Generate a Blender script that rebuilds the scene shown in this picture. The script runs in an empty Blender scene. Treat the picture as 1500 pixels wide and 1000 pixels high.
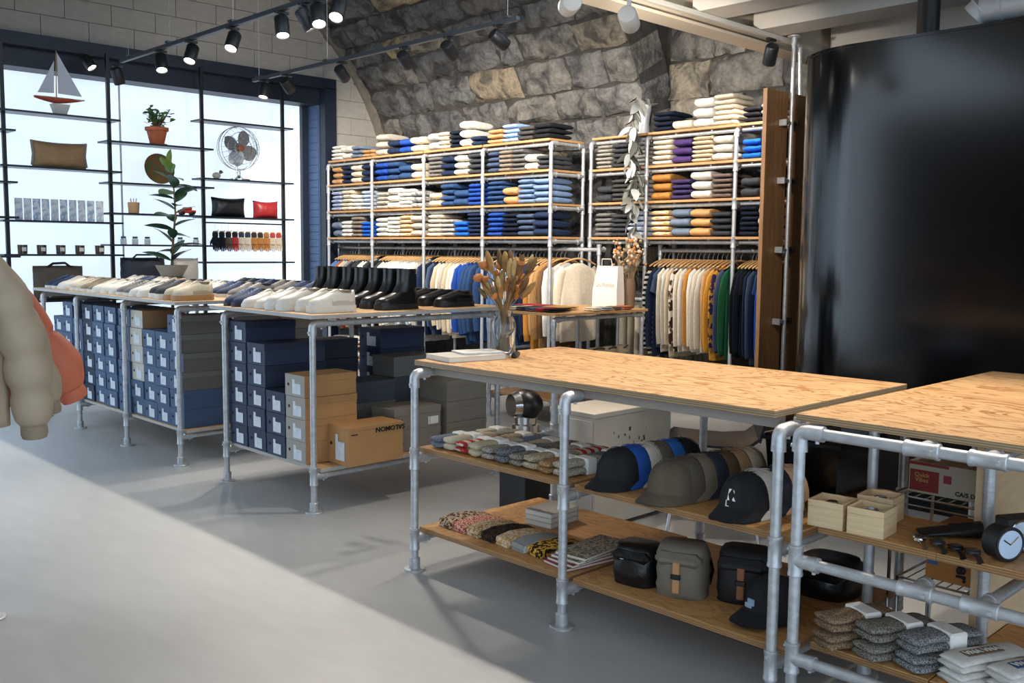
import bpy, math, random
from mathutils import Vector, Matrix
# ---------------------------------------------------------------- camera
F_PX = 1415.6; CAM_H = 1.40
_y, _p, _r = (math.radians(a) for a in (44.116, 5.437, 0.544))
FW = Vector((math.sin(_y)*math.cos(_p), math.cos(_y)*math.cos(_p), -math.sin(_p)))
_r0 = Vector((math.cos(_y), -math.sin(_y), 0)); _u0 = _r0.cross(FW)
RT = _r0*math.cos(_r) + _u0*math.sin(_r); UP = -_r0*math.sin(_r) + _u0*math.cos(_r)
CAM = Vector((0, 0, CAM_H))
SC = bpy.context.scene; COL = SC.collection
cd = bpy.data.cameras.new('camera'); co = bpy.data.objects.new('camera', cd); COL.objects.link(co)
cd.sensor_width = 36; cd.lens = F_PX/1500*36; cd.clip_start = .05; cd.clip_end = 100
co.matrix_world = Matrix(((RT.x, UP.x, -FW.x, 0), (RT.y, UP.y, -FW.y, 0), (RT.z, UP.z, -FW.z, CAM_H), (0, 0, 0, 1)))
SC.camera = co
SC.view_settings.view_transform = 'Standard'; SC.view_settings.look = 'None'
SC.view_settings.gamma = 1; SC.view_settings.use_curve_mapping = False
SC.view_settings.exposure = 0.5
# ---------------------------------------------------------------- world: even daylight from the open shop front
W = bpy.data.worlds.new('daylight'); SC.world = W; W.use_nodes = True
W.node_tree.nodes['Background'].inputs[0].default_value = (.67, .83, 1, 1)
W.node_tree.nodes['Background'].inputs[1].default_value = 2.05
SPOT_W = 62.0; SPOT_COL = (1, .90, .79); WIN_E = .62

def ray(x, y): return FW + RT*((x-750)/F_PX) - UP*((y-500)/F_PX)
def _pl(x, y, a, v):
    d = ray(x, y); return CAM + d*((v-CAM[a])/d[a])
def ZP(x, y, z): return _pl(x, y, 2, z)
def XP(x, y, v): return _pl(x, y, 0, v)
def YP(x, y, v): return _pl(x, y, 1, v)
# ---------------------------------------------------------------- materials
def S(h):
    h = h.lstrip('#'); c = [int(h[i:i+2], 16)/255 for i in (0, 2, 4)]
    return tuple(x/12.92 if x <= .04045 else ((x+.055)/1.055)**2.4 for x in c) + (1,)
MATS = {}
class NT:
    def __init__(s, name):
        s.m = bpy.data.materials.new(name); s.m.use_nodes = True; s.t = s.m.node_tree
        s.b = s.t.nodes['Principled BSDF']
    def n(s, typ, **kw):
        o = s.t.nodes.new(typ)
        for k, v in kw.items():
            if k[0] == 'i' and k[1:].isdigit(): o.inputs[int(k[1:])].default_value = v
            elif k in o.inputs: o.inputs[k].default_value = v
            else: setattr(o, k, v)
        return o
    def l(s, a, b): s.t.links.new(a, b)
    def coord(s, scale=(1, 1, 1), kind='Object'):
        c = s.n('ShaderNodeTexCoord'); mp = s.n('ShaderNodeMapping'); mp.inputs['Scale'].default_value = scale
        s.l(c.outputs[kind], mp.inputs[0]); return mp.outputs[0]
    def ramp(s, fac, stops):
        r = s.n('ShaderNodeValToRGB'); e = r.color_ramp.elements
        while len(e) < len(stops): e.new(.5)
        for k, (p, c) in zip(e, stops): k.position = p; k.color = c
        s.l(fac, r.inputs[0]); return r.outputs[0]
    def bump(s, h, strength, dist=.01):
        b = s.n('ShaderNodeBump', Strength=strength, Distance=dist); s.l(h, b.inputs['Height']); s.l(b.outputs[0], s.b.inputs['Normal'])
def mul(c, k): return tuple(min(1, x*k) for x in c[:3]) + (1,)
def mat(name, col, rough=.6, metal=0, ns=0, na=.15, bs=0, ba=.2, scale=(1, 1, 1), spec=None, coat=0):
    if name in MATS: return MATS[name]
    if isinstance(col, str): col = S(col)
    t = NT(name); t.b.inputs['Roughness'].default_value = rough; t.b.inputs['Metallic'].default_value = metal
    if spec is not None: t.b.inputs['Specular IOR Level'].default_value = spec
    if coat: t.b.inputs['Coat Weight'].default_value = coat
    t.b.inputs['Base Color'].default_value = col
    if ns:
        x = t.n('ShaderNodeTexNoise', Scale=ns, Detail=5.0); t.l(t.coord(scale), x.inputs['Vector'])
        t.l(t.ramp(x.outputs[0], [(.3, mul(col, 1-na)), (.7, mul(col, 1+na))]), t.b.inputs['Base Color'])
    if bs:
        x = t.n('ShaderNodeTexNoise', Scale=bs, Detail=4.0); t.l(t.coord(scale), x.inputs['Vector']); t.bump(x.outputs[0], ba)
    MATS[name] = t.m; return t.m
def fabric(col, rough=.9):
    return mat('fabric_'+col.strip('#'), col, rough, ns=60, na=.10, bs=220, ba=.35, spec=.2)
def pattern(kind, a, b, s=1.0):
    nm = 'fabric_%s_%s_%s_%s' % (kind, a.strip('#'), b.strip('#'), s)
    if nm in MATS: return MATS[nm]
    t = NT(nm); t.b.inputs['Roughness'].default_value = .9; t.b.inputs['Specular IOR Level'].default_value = .2
    v = t.coord(); a, b = S(a), S(b)
    if kind == 'noise':
        x = t.n('ShaderNodeTexNoise', Scale=90.0*s, Detail=3.0); t.l(v, x.inputs['Vector'])
        t.l(t.ramp(x.outputs[0], [(.42, a), (.58, b)]), t.b.inputs['Base Color'])
    elif kind == 'blotch':
        x = t.n('ShaderNodeTexNoise', Scale=14.0*s, Detail=3.0); t.l(v, x.inputs['Vector'])
        r = t.ramp(x.outputs[0], [(.48, a), (.52, b)]); t.l(r, t.b.inputs['Base Color'])
    else:
        dirs = {'hstripe': 'Z', 'xstripe': 'X', 'ystripe': 'Y'}
        outs = []
        for ax in ([dirs[kind]] if kind in dirs else ['X', 'Y', 'Z']):
            w = t.n('ShaderNodeTexWave', bands_direction=ax, Scale=8.0*s, Distortion=0.0); t.l(v, w.inputs['Vector'])
            outs.append(t.ramp(w.outputs['Fac'], [(.45, (0, 0, 0, 1)), (.55, (1, 1, 1, 1))]))
        cur = outs[0]
        for o in outs[1:]:
            m = t.n('ShaderNodeMix', data_type='RGBA', blend_type='MIX'); m.inputs[0].default_value = .5
            t.l(cur, m.inputs[6]); t.l(o, m.inputs[7]); cur = m.outputs[2]
        t.l(t.ramp(cur, [(.2, a), (.8, b)]), t.b.inputs['Base Color'])
    x = t.n('ShaderNodeTexNoise', Scale=220.0); t.l(v, x.inputs['Vector']); t.bump(x.outputs[0], .3)
    MATS[nm] = t.m; return t.m
def plywood(name, c0, c1, edge, sc=1.0, rough=.45):
    t = NT(name); t.b.inputs['Roughness'].default_value = rough; t.b.inputs['Specular IOR Level'].default_value = .35
    n1 = t.n('ShaderNodeTexNoise', Scale=3.0*sc, Detail=3.0, Distortion=1.2); t.l(t.coord((2.6, .75, 2)), n1.inputs['Vector'])
    m = t.n('ShaderNodeMath', operation='MULTIPLY'); m.inputs[1].default_value = 9.0; t.l(n1.outputs[0], m.inputs[0])
    fr = t.n('ShaderNodeMath', operation='FRACT'); t.l(m.outputs[0], fr.inputs[0])
    g = t.ramp(fr.outputs[0], [(0, S(c0)), (.55, S(c0)), (.85, S(c1)), (1, S(c0))])
    n2 = t.n('ShaderNodeTexNoise', Scale=30.0, Detail=4.0); t.l(t.coord((6, .5, 1)), n2.inputs['Vector'])
    mx = t.n('ShaderNodeMix', data_type='RGBA', blend_type='MULTIPLY'); mx.inputs[0].default_value = .35
    t.l(g, mx.inputs[6]); t.l(t.ramp(n2.outputs[0], [(.3, (.62, .62, .62, 1)), (.65, (1, 1, 1, 1))]), mx.inputs[7])
    w = t.n('ShaderNodeTexWave', bands_direction='Z', Scale=44.0, Distortion=0.0); t.l(t.coord(), w.inputs['Vector'])
    eg = t.ramp(w.outputs['Fac'], [(.35, mul(S(edge), .55)), (.6, S(edge))])
    gm = t.n('ShaderNodeNewGeometry'); sp = t.n('ShaderNodeSeparateXYZ'); t.l(gm.outputs['True Normal'], sp.inputs[0])
    ab = t.n('ShaderNodeMath', operation='ABSOLUTE'); t.l(sp.outputs[2], ab.inputs[0])
    gt = t.n('ShaderNodeMath', operation='GREATER_THAN'); gt.inputs[1].default_value = .5; t.l(ab.outputs[0], gt.inputs[0])
    fx = t.n('ShaderNodeMix', data_type='RGBA'); t.l(gt.outputs[0], fx.inputs[0]); t.l(eg, fx.inputs[6]); t.l(mx.outputs[2], fx.inputs[7])
    t.l(fx.outputs[2], t.b.inputs['Base Color']); t.bump(n2.outputs[0], .08)
    MATS[name] = t.m; return t.m
def emit(name, col, st):
    t = NT(name); t.b.inputs['Base Color'].default_value = col if not isinstance(col, str) else S(col)
    t.b.inputs['Emission Color'].default_value = t.b.inputs['Base Color'].default_value; t.b.inputs['Emission Strength'].default_value = st
    MATS[name] = t.m; return t.m
def glass(name, col='#ffffff', rough=.02, ior=1.45):
    if name in MATS: return MATS[name]
    t = NT(name); t.b.inputs['Base Color'].default_value = S(col); t.b.inputs['Transmission Weight'].default_value = 1
    t.b.inputs['Roughness'].default_value = rough; t.b.inputs['IOR'].default_value = ior; MATS[name] = t.m; return t.m
STEEL = mat('galvanised_steel', '#b9bbbd', .45, .6, ns=38, na=.16, bs=90, ba=.06)
CHROME = mat('chrome', '#c8c8c8', .15, 1)
BLACKM = mat('black_metal', '#15171a', .4, .2)
BLACKP = mat('black_plastic', '#0d0d0e', .35)
WHITE = mat('white_paint', '#d9d6cf', .5)
PAPER = mat('white_paper', '#ece9e2', .7)
PLY = plywood('plywood_top', '#d6ab78', '#a26d3a', '#a08868')
PLYS = plywood('plywood_shelf', '#c8975f', '#a87441', '#a27a50', 1.2)
PLYE = plywood('plywood_pale', '#d8b891', '#c9a273', '#c49c6c')
OAKS = plywood('shelf_board_wood', '#c69a66', '#b48652', '#c89a68')
# ---------------------------------------------------------------- mesh builder
class MB:
    def __init__(s): s.v = []; s.f = []
    def add(s, v, f):
        o = len(s.v); s.v += [tuple(p) for p in v]; s.f += [tuple(i+o for i in q) for q in f]; return s
    def box(s, x0, x1, y0, y1, z0, z1, b=0):
        if b <= 0:
            v = [(x, y, z) for z in (z0, z1) for y in (y0, y1) for x in (x0, x1)]
            return s.add(v, [(0, 2, 3, 1), (4, 5, 7, 6), (0, 1, 5, 4), (2, 6, 7, 3), (0, 4, 6, 2), (1, 3, 7, 5)])
        v = []; idx = {}
        X, Y, Z = (x0, x1), (y0, y1), (z0, z1); sg = (1, -1)
        for i in (0, 1):
            for j in (0, 1):
                for k in (0, 1):
                    for a in range(3):
                        p = [X[i]+b*sg[i], Y[j]+b*sg[j], Z[k]+b*sg[k]]; p[a] = (X[i], Y[j], Z[k])[a]
                        idx[(i, j, k, a)] = len(v); v.append(p)
        f = []
        q = lambda a, w: [idx[(c[0], c[1], c[2], a)] for c in w]
        f.append(q(0, [(0, 0, 0), (0, 0, 1), (0, 1, 1), (0, 1, 0)])); f.append(q(0, [(1, 0, 0), (1, 1, 0), (1, 1, 1), (1, 0, 1)]))
        f.append(q(1, [(0, 0, 0), (1, 0, 0), (1, 0, 1), (0, 0, 1)])); f.append(q(1, [(0, 1, 0), (0, 1, 1), (1, 1, 1), (1, 1, 0)]))
        f.append(q(2, [(0, 0, 0), (0, 1, 0), (1, 1, 0), (1, 0, 0)])); f.append(q(2, [(0, 0, 1), (1, 0, 1), (1, 1, 1), (0, 1, 1)]))
        for j in (0, 1):
            for k in (0, 1): f.append([idx[(0, j, k, 1)], idx[(1, j, k, 1)], idx[(1, j, k, 2)], idx[(0, j, k, 2)]])
        for i in (0, 1):
            for k in (0, 1): f.append([idx[(i, 0, k, 0)], idx[(i, 1, k, 0)], idx[(i, 1, k, 2)], idx[(i, 0, k, 2)]])
        for i in (0, 1):
            for j in (0, 1): f.append([idx[(i, j, 0, 0)], idx[(i, j, 1, 0)], idx[(i, j, 1, 1)], idx[(i, j, 0, 1)]])
        for i in (0, 1):
            for j in (0, 1):
                for k in (0, 1): f.append([idx[(i, j, k, a)] for a in range(3)])
        return s.add(v, f)
    def loft(s, rings, cap0=True, cap1=True, close=True):
        n = len(rings[0]); v = [p for r in rings for p in r]; f = []
        for i in range(len(rings)-1):
            for j in range(n if close else n-1):
                k = (j+1) % n; f.append((i*n+j, i*n+k, (i+1)*n+k, (i+1)*n+j))
        if cap0: f.append(tuple(reversed(range(n))))
        if cap1: f.append(tuple((len(rings)-1)*n+j for j in range(n)))
        return s.add(v, f)
    def tube(s, pts, r, seg=8, cap=True, flat=1.0, up=None):
        pts = [Vector(p) for p in pts]; n = len(pts)
        rs = r if isinstance(r, (list, tuple)) else [r]*n
        t0 = (pts[1]-pts[0]).normalized()
        a = Vector(up) if up else (Vector((0, 0, 1)) if abs(t0.z) < .9 else Vector((1, 0, 0)))
        rings = []
        for i, p in enumerate(pts):
            t = (pts[min(i+1, n-1)]-pts[max(i-1, 0)]).normalized()
            x = t.cross(a)
            if x.length < 1e-6: x = t.orthogonal()
            x.normalize(); y = x.cross(t).normalized(); a = y
            rings.append([p + x*math.cos(2*math.pi*j/seg)*rs[i] + y*math.sin(2*math.pi*j/seg)*rs[i]*flat for j in range(seg)])
        return s.loft(rings, cap, cap)
    def cyl(s, p0, p1, r, seg=12, r1=None): return s.tube([p0, p1], [r, r if r1 is None else r1], seg)
    def lathe(s, prof, seg=16, c=(0, 0, 0), cap0=True, cap1=True):
        rings = [[(c[0]+r*math.cos(2*math.pi*j/seg), c[1]+r*math.sin(2*math.pi*j/seg), c[2]+z) for j in range(seg)] for r, z in prof]
        return s.loft(rings, cap0, cap1)
    def grid(s, fn, nu, nv):
        v = [fn(i/nu, j/nv) for i in range(nu+1) for j in range(nv+1)]; m = nv+1
        return s.add(v, [(i*m+j, (i+1)*m+j, (i+1)*m+j+1, i*m+j+1) for i in range(nu) for j in range(nv)])
    def prism(s, poly, z0, z1):
        return s.loft([[(x, y, z0) for x, y in poly], [(x, y, z1) for x, y in poly]])
    def xf(s, m, start=0):
        s.v[start:] = [tuple(m @ Vector(p)) for p in s.v[start:]]; return s
    def jit(s, k, rnd):
        s.v = [tuple(c+rnd.uniform(-k, k) for c in p) for p in s.v]; return s
    def mesh(s, name, m, smooth=35):
        me = bpy.data.meshes.new(name); me.from_pydata(s.v, [], s.f); me.validate()
        if m: me.materials.append(m)
        import bmesh
        bm = bmesh.new(); bm.from_mesh(me); bmesh.ops.recalc_face_normals(bm, faces=bm.faces); bm.to_mesh(me); bm.free()
        if smooth:
            me.polygons.foreach_set('use_smooth', [True]*len(me.polygons)); me.set_sharp_from_angle(angle=math.radians(smooth))
        return me
    def obj(s, name, m, parent=None, loc=(0, 0, 0), rot=(0, 0, 0), smooth=35):
        return put(name, s.mesh(name, m, smooth), parent, loc, rot)
def put(name, me, parent=None, loc=(0, 0, 0), rot=(0, 0, 0), scale=(1, 1, 1), m=None):
    o = bpy.data.objects.new(name, me); COL.objects.link(o); o.location = loc; o.rotation_euler = rot; o.scale = scale
    if parent: o.parent = parent
    if m is not None and me is not None:
        o.material_slots[0].link = 'OBJECT'; o.material_slots[0].material = m
    return o
def tag(o, label, cat, group=None):
    o['label'] = label; o['category'] = cat
    if group: o['group'] = group
    return o
def thing(name, label, cat, loc=(0, 0, 0), rz=0, group=None):
    return tag(put(name, None, None, loc, (0, 0, rz)), label, cat, group)
def struct(o): o['kind'] = 'structure'; return o
CACHE = {}
def cached(key, fn):
    if key not in CACHE: CACHE[key] = fn()
    return CACHE[key]
def RZ(a): return Matrix.Rotation(a, 4, 'Z')
def RX(a): return Matrix.Rotation(a, 4, 'X')
def RY(a): return Matrix.Rotation(a, 4, 'Y')
def T(x, y, z): return Matrix.Translation((x, y, z))
ORD = ['zeroth', 'first', 'second', 'third', 'fourth', 'fifth', 'sixth', 'seventh', 'eighth', 'ninth', 'tenth', 'eleventh', 'twelfth', 'thirteenth', 'fourteenth', 'fifteenth', 'sixteenth', 'seventeenth', 'eighteenth', 'nineteenth', 'twentieth']
def nth(n):
    if n <= 20: return ORD[n]
    t = ['', '', 'twenty', 'thirty', 'forty', 'fifty', 'sixty', 'seventy'][n//10]
    return t.replace('y', 'ieth') if n % 10 == 0 else t+'-'+ORD[n % 10]
def stackpos(k, n):
    if n == 1: return 'only'
    if k == n-1: return 'topmost'
    if k == 0: return 'bottom'
    return nth(k+1)+'-from-bottom'
# ================================================================ the setting
R = random.Random(7)
def concrete():
    t = NT('polished_concrete')
    n1 = t.n('ShaderNodeTexNoise', Scale=.9, Detail=6.0, Distortion=.6); t.l(t.coord((1, .45, 1)), n1.inputs['Vector'])
    n2 = t.n('ShaderNodeTexNoise', Scale=14.0, Detail=6.0); t.l(t.coord((1, .3, 1)), n2.inputs['Vector'])
    mx = t.n('ShaderNodeMix', data_type='RGBA', blend_type='MULTIPLY'); mx.inputs[0].default_value = .35
    t.l(t.ramp(n1.outputs[0], [(.3, S('#9d9d9c')), (.7, S('#b6b6b4'))]), mx.inputs[6])
    t.l(t.ramp(n2.outputs[0], [(.3, (.75, .75, .75, 1)), (.7, (1, 1, 1, 1))]), mx.inputs[7])
    t.l(mx.outputs[2], t.b.inputs['Base Color']); t.b.inputs['Roughness'].default_value = .42
    t.bump(n2.outputs[0], .05); return t.m
struct(MB().box(-3, 8.2, -4, 11, -.1, 0).obj('floor', concrete()))
WALLW = mat('painted_block', '#a7a299', .85, ns=5, na=.06, bs=60, ba=.1)
ww = struct(MB().box(-3, 8.2, 9.93, 10.3, 3.36, 5.0).box(6.62, 8.2, 9.93, 10.3, 0, 3.36).box(-3, 6.62, 9.93, 10.3, 0, .08).obj('wall_window', WALLW))
# painted masonry blocks
bm_ = MB().box(-.5, .5, -.5, .5, -.5, .5).mesh('block', WALLW)
for r_ in range(7):
    z = 3.38+.2*r_+.1
    for k in range(13):
        x = 1.3+.45*k+(.225 if r_ % 2 else 0)
        if (x-4.54)**2+(z-1.73)**2 < 2.8**2: put('block', bm_, ww, (x, 9.925, z), scale=(.444, .03, .194))
for r_ in range(13):
    z = .76+.2*r_+.1
    for k in range(2):
        w = (.46, .40)[k] if r_ % 2 else (.24, .60)[k]; x0 = 6.62+(0 if k == 0 else ((.46 if r_ % 2 else .24)))
        put('block', bm_, ww, (x0+w/2, 9.925, z), scale=(w-.006, .03, .194))
# window: dark frame, deep blue reveal, frosted panes
NAVY = mat('navy_window_paint', '#182233', .5)
BLUEB = mat('blue_painted_brick', '#41587c', .6, ns=12, na=.12)
wf = struct(MB().box(-3, 6.62, 9.86, 9.98, 3.26, 3.38).box(6.46, 6.62, 9.86, 9.98, .3, 3.27).obj('window_1', NAVY))
MB().box(-3, 6.6, 9.98, 10.32, 3.08, 3.36).obj('window_head', NAVY, wf)
MB().box(6.36, 6.44, 10.2, 10.32, .3, 3.1).obj('window_stile', NAVY, wf)
jb = MB().box(6.45, 6.62, 9.98, 10.3, .3, 3.1).obj('window_reveal', BLUEB, wf)
jm = MB().box(-.5, .5, -.5, .5, -.5, .5).mesh('reveal_brick', BLUEB)
for k in range(30): put('reveal_brick', jm, jb, (6.447, 10.09+(.0 if k % 2 else .0), .4+.088*k), scale=(.012, .2, .08))
MB().box(-3, 6.45, 10.0, 10.32, .0, .1).obj('window_sill', NAVY, wf)
FROST = emit('frosted_daylight_glass', (.74, .87, 1, 1), WIN_E)
for a, b in ((-3, 1.0), (1.01, 4.19), (4.2, 6.36)): MB().box(a, b, 10.26, 10.28, .1, 3.1).obj('window_pane', FROST, wf)
MB().box(4.185, 4.205, 10.25, 10.26, .1, 3.1).obj('pane_joint', mat('pane_joint', '#e8edf2', .5), wf)
struct(MB().box(-3.2, -3, .8, 7.0, 0, 3.4).obj('wall_reflection_added', mat('brown_reflection_wall', '#4d3d30', .8)))  # unseen wall, added and sized so the black cabin reflects dark brown
# ---- stone vault
VC, VZ, VR = 4.54, 1.73, 2.94
def stone_mat():
    t = NT('rough_stone'); oi = t.n('ShaderNodeObjectInfo')
    base = t.ramp(oi.outputs['Random'], [(0, S('#646362')), (.3, S('#7f7d7a')), (.55, S('#74716c')), (.75, S('#8a857c')), (.93, S('#968a76')), (1, S('#b09a76'))])
    n = t.n('ShaderNodeTexNoise', Scale=5.0, Detail=8.0, Distortion=.8); c = t.n('ShaderNodeTexCoord'); g = t.n('ShaderNodeNewGeometry'); t.l(g.outputs['Position'], n.inputs['Vector'])
    n2 = t.n('ShaderNodeTexNoise', Scale=28.0, Detail=6.0); t.l(g.outputs['Position'], n2.inputs['Vector'])
    mx = t.n('ShaderNodeMix', data_type='RGBA', blend_type='MULTIPLY'); mx.inputs[0].default_value = .85
    t.l(base, mx.inputs[6]); t.l(t.ramp(n.outputs[0], [(.36, (.16, .17, .20, 1)), (.52, (.75, .75, .76, 1)), (.7, (1.0, 1.0, 1.0, 1))]), mx.inputs[7])
    m2 = t.n('ShaderNodeMix', data_type='RGBA', blend_type='MULTIPLY'); m2.inputs[0].default_value = .5
    t.l(mx.outputs[2], m2.inputs[6]); t.l(t.ramp(n2.outputs[0], [(.35, (.45, .45, .45, 1)), (.6, (1, 1, 1, 1))]), m2.inputs[7])
    t.l(m2.outputs[2], t.b.inputs['Base Color']); t.b.inputs['Roughness'].default_value = .92
    n3 = t.n('ShaderNodeTexNoise', Scale=20.0, Detail=8.0); t.l(g.outputs['Position'], n3.inputs['Vector']); t.bump(n3.outputs[0], .9, .03)
    return t.m
STONE = stone_mat(); MORTAR = mat('dark_mortar', '#3f3c38', .95, ns=9, na=.35, bs=40, ba=.6)
def stone_mesh(i, q_=1.0):
    r = random.Random(i); b = MB(); nu, nv = 5, 4
    fr = []
    for a in range(nu+1):
        for c in range(nv+1):
            u, v = a/nu, c/nv; e = min(u, 1-u, v, 1-v)
            fr.append((.0 if e > .01 else -.28, u-.5+(r.uniform(-.04, .04)), v-.5+r.uniform(-.05, .05)))
    fr = [(x+(r.uniform(-.26, .2) if x == 0 else r.uniform(-.12, .1)), y, z) for x, y, z in fr]
    fr = [(x*q_, y, z) for x, y, z in fr]
    m = nv+1; f = [(a*m+c, (a+1)*m+c, (a+1)*m+c+1, a*m+c+1) for a in range(nu) for c in range(nv)]
    rim = [(a, 0) for a in range(nu+1)]+[(nu, c) for c in range(1, nv+1)]+[(a, nv) for a in range(nu-1, -1, -1)]+[(0, c) for c in range(nv-1, 0, -1)]
    k = len(fr); v = fr+[(-1.0, fr[a*m+c][1], fr[a*m+c][2]) for a, c in rim]; n = len(rim)
    for q in range(n):
        a, c = rim[q]; a2, c2 = rim[(q+1) % n]; f.append((a*m+c, a2*m+c2, k+(q+1) % n, k+q))
    b.add(v, f); return b.mesh('stone', STONE, 50)
SM = [stone_mesh(i) for i in range(14)]; SME = [stone_mesh(i+50, .3) for i in range(6)]
def arc(r, t): return (VC+r*math.cos(t), VZ+r*math.sin(t))
sh = MB()
for r0, r1 in ((VR+.05, VR+.5),):
    ts = [math.pi*k/40 for k in range(37)]
    sh.loft([[(arc(r0, t)[0], 5.80, arc(r0, t)[1]), (arc(r0, t)[0], 9.93, arc(r0, t)[1]), (arc(r1, t)[0], 9.93, arc(r1, t)[1]), (arc(r1, t)[0], 5.80, arc(r1, t)[1])] for t in ts])
sh.box(VC+VR+.05, VC+VR+.5, 5.80, 9.93, 0, VZ)
sh.loft([[(arc(r, t)[0], y, arc(r, t)[1]) for r, y in ((VR+.3, 5.86), (VR+.3, 6.2), (VR+2.4, 6.2), (VR+2.4, 5.86))] for t in [math.pi*k/40 for k in range(2, 37)]])
vault = struct(sh.obj('wall_vault', MORTAR))
def lay(parent, kind, z0, z1, h, y0, y1, X0=None):
    t = z0; row = 0
    while t < z1-.02:
        hh = h*R.uniform(.82, 1.18); y = y0
        while y < y1-.01:
            L = R.uniform(.30, .78)*(1 if row % 2 else 1.05)
            if y1-(y+L) < .22: L = y1-y
            tc = t+hh/2; end = y == y0
            dep = .5 if (end and kind == 'v') else .14
            proud = R.uniform(-.01, .025)
            if kind == 'v' and tc > 0:
                a = tc/VR; x, z = arc(VR-proud, a); mtx = RY(-a) @ RZ(math.pi)
            else:
                x, z = (X0 if X0 else VC+VR)-proud, (VZ+tc if kind == 'v' else tc); mtx = RZ(math.pi)
            o = put('stone', R.choice(SME if dep > .3 else SM), parent, scale=(dep, L-.024, hh-.022))
            o.location = (x, y+L/2, z); o.rotation_euler = (mtx @ RX(R.uniform(-.035, .035))).to_euler()
            y += L
        t += hh; row += 1
lay(vault, 'v', -VZ+.9, VR*1.5, .31, 5.78, 9.92)
wr = struct(MB().box(7.74, 8.2, -4, 5.9, 0, 3.6).obj('wall_recess', MORTAR))
lay(wr, 'r', .6, 3.3, .30, 3.4, 5.79, 7.67)
# lead-in skim along the end wall where the vault dies into it
MB().loft([[(arc(r, math.pi*k/60)[0], y, arc(r, math.pi*k/60)[1]) for r, y in ((VR-.05, 9.86), (VR-.05, 9.93), (VR+.05, 9.93), (VR+.05, 9.86))] for k in range(1, 36)]).obj('vault_edge', mat('vault_edge_plaster', '#7d766b', .9, ns=8, na=.2), vault)
# ---- ceiling at the right, beams
CEIL = mat('ceiling_paint', '#cfc9bf', .8, ns=3, na=.05)
struct(MB().box(-3, 8.2, -4, 4.05, 3.34, 3.5).box(-3, 8.2, 4.05, 5.8, 4.75, 4.9).box(6.2, 8.2, 4.05, 5.8, 3.75, 3.9).obj('ceiling', CEIL))
bmn = struct(MB().box(2.0, 7.7, 4.02, 4.2, 2.945, 2.965).box(2.0, 7.7, 4.1, 4.13, 2.96, 3.34).box(2.0, 7.7, 4.02, 4.2, 3.32, 3.34).obj('trim_1', mat('beige_steel_beam', '#cdbfa9', .6)))
for k, (px, py) in enumerate(((1010, 19), (1108, 44), (1300, 66))):
    x = ZP(px, py, 3.02).x
    struct(MB().box(x, x+.30, -3.5, 4.02, 3.02, 3.335).obj('trim_%d' % (k+2), CEIL))
# ================================================================ rounded black fitting-room drum
dr = thing('rounded_cabin', 'tall glossy black rounded cabin behind the plywood counter', 'cabin', (5.2, 2.64, 0))
def rr(x0, x1, y0, y1, r, n=14):
    out = []
    for cx, cy, a0 in ((x1-r, y1-r, 0), (x0+r, y1-r, 90), (x0+r, y0+r, 180), (x1-r, y0+r, 270)):
        out += [(cx+r*math.cos(math.radians(a0+90*k/n)), cy+r*math.sin(math.radians(a0+90*k/n))) for k in range(n+1)]
    return out
DRUM = mat('black_lacquer', '#050506', .15, spec=.6, bs=3, ba=.02)
pl_ = rr(0, 1.9, -4.2, .5, .5)
MB().prism(pl_, 0, 2.555).obj('shell', DRUM, dr, smooth=25)
MB().prism(rr(-.004, 1.904, -4.204, .504, .5), 2.545, 2.56).obj('top_rim', DRUM, dr, smooth=25)
d = ZP(1359, 48, 2.56)
tag(MB().lathe([(.062, 0), (.062, .42), (.066, .42), (.066, .46)], 24).obj('flue_pipe', BLACKP, None, (5.65, XP(1359, 48, 5.65).y, 2.562)), 'short black flue pipe rising from the black rounded cabin', 'pipe')
duct = thing('ventilation_duct', 'pale grey jointed ventilation duct under the white ceiling beams', 'duct', (0, 0, 0))
DUCT = mat('grey_duct', '#a9adb0', .45, .3)
p = [XP(x, y, 5.3) for x, y in ((1428, 24), (1440, 12), (1500, 4), (1600, -14))]
MB().tube([p[0], p[1]], .07, 20).obj('duct_segment', DUCT, duct)
MB().tube([p[1]-Vector((0, 0, .01)), p[2], p[3]], .07, 20).obj('duct_segment', DUCT, duct)
MB().tube([p[1]+(p[0]-p[1])*.12, p[1]+(p[0]-p[1])*-.05], .078, 20).obj('duct_collar', DUCT, duct)
MB().tube([p[1]+(p[2]-p[1])*.45, p[1]+(p[2]-p[1])*.55], .078, 20).obj('duct_collar', DUCT, duct)
# ---- oak partition panels with clamped pipes
OAK = mat('oak_panel', '#8f6740', .5, ns=5, na=.28, scale=(14, 14, .8))
def wpanel(x0, x1, lab):
    o = tag(MB().box(x0, x1, 3.92, 3.955, .02, 2.605, .002).obj('wood_panel', OAK), lab, 'panel'); return o
wpanel(6.40, 6.70, 'tall oak partition panel ending the clothes rack, pale front edge')
wpanel(6.79, 7.25, 'tall oak partition panel behind the pipe, next to black cabin')
def pole(x, y, zt, lab):
    t = thing('support_pole', lab, 'pole', (x, y, 0))
    MB().cyl((0, 0, .01), (0, 0, zt), .0168).obj('pipe', STEEL, t)
    MB().lathe([(.05, 0), (.05, .008), (.023, .012), (.023, .05)], 16).obj('floor_flange', STEEL, t)
    MB().lathe([(.05, 0), (.05, -.008), (.023, -.012), (.023, -.07)], 16, (0, 0, zt+.01)).obj('ceiling_flange', STEEL, t)
    for py in (180, 265, 366, 470):
        z = YP(1155, py, 3.87).z
        c = MB().box(-.085, -.02, -.01, .012, z-.012, z+.012, .003).box(-.095, -.075, -.014, .05, z-.024, z+.024, .003).obj('clamp', STEEL, t)
        MB().box(.02, .085, -.01, .012, z-.012, z+.012, .003).box(.07, .09, -.014, .05, z-.024, z+.024, .003).obj('clamp', BLACKM, t)
    return t
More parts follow.
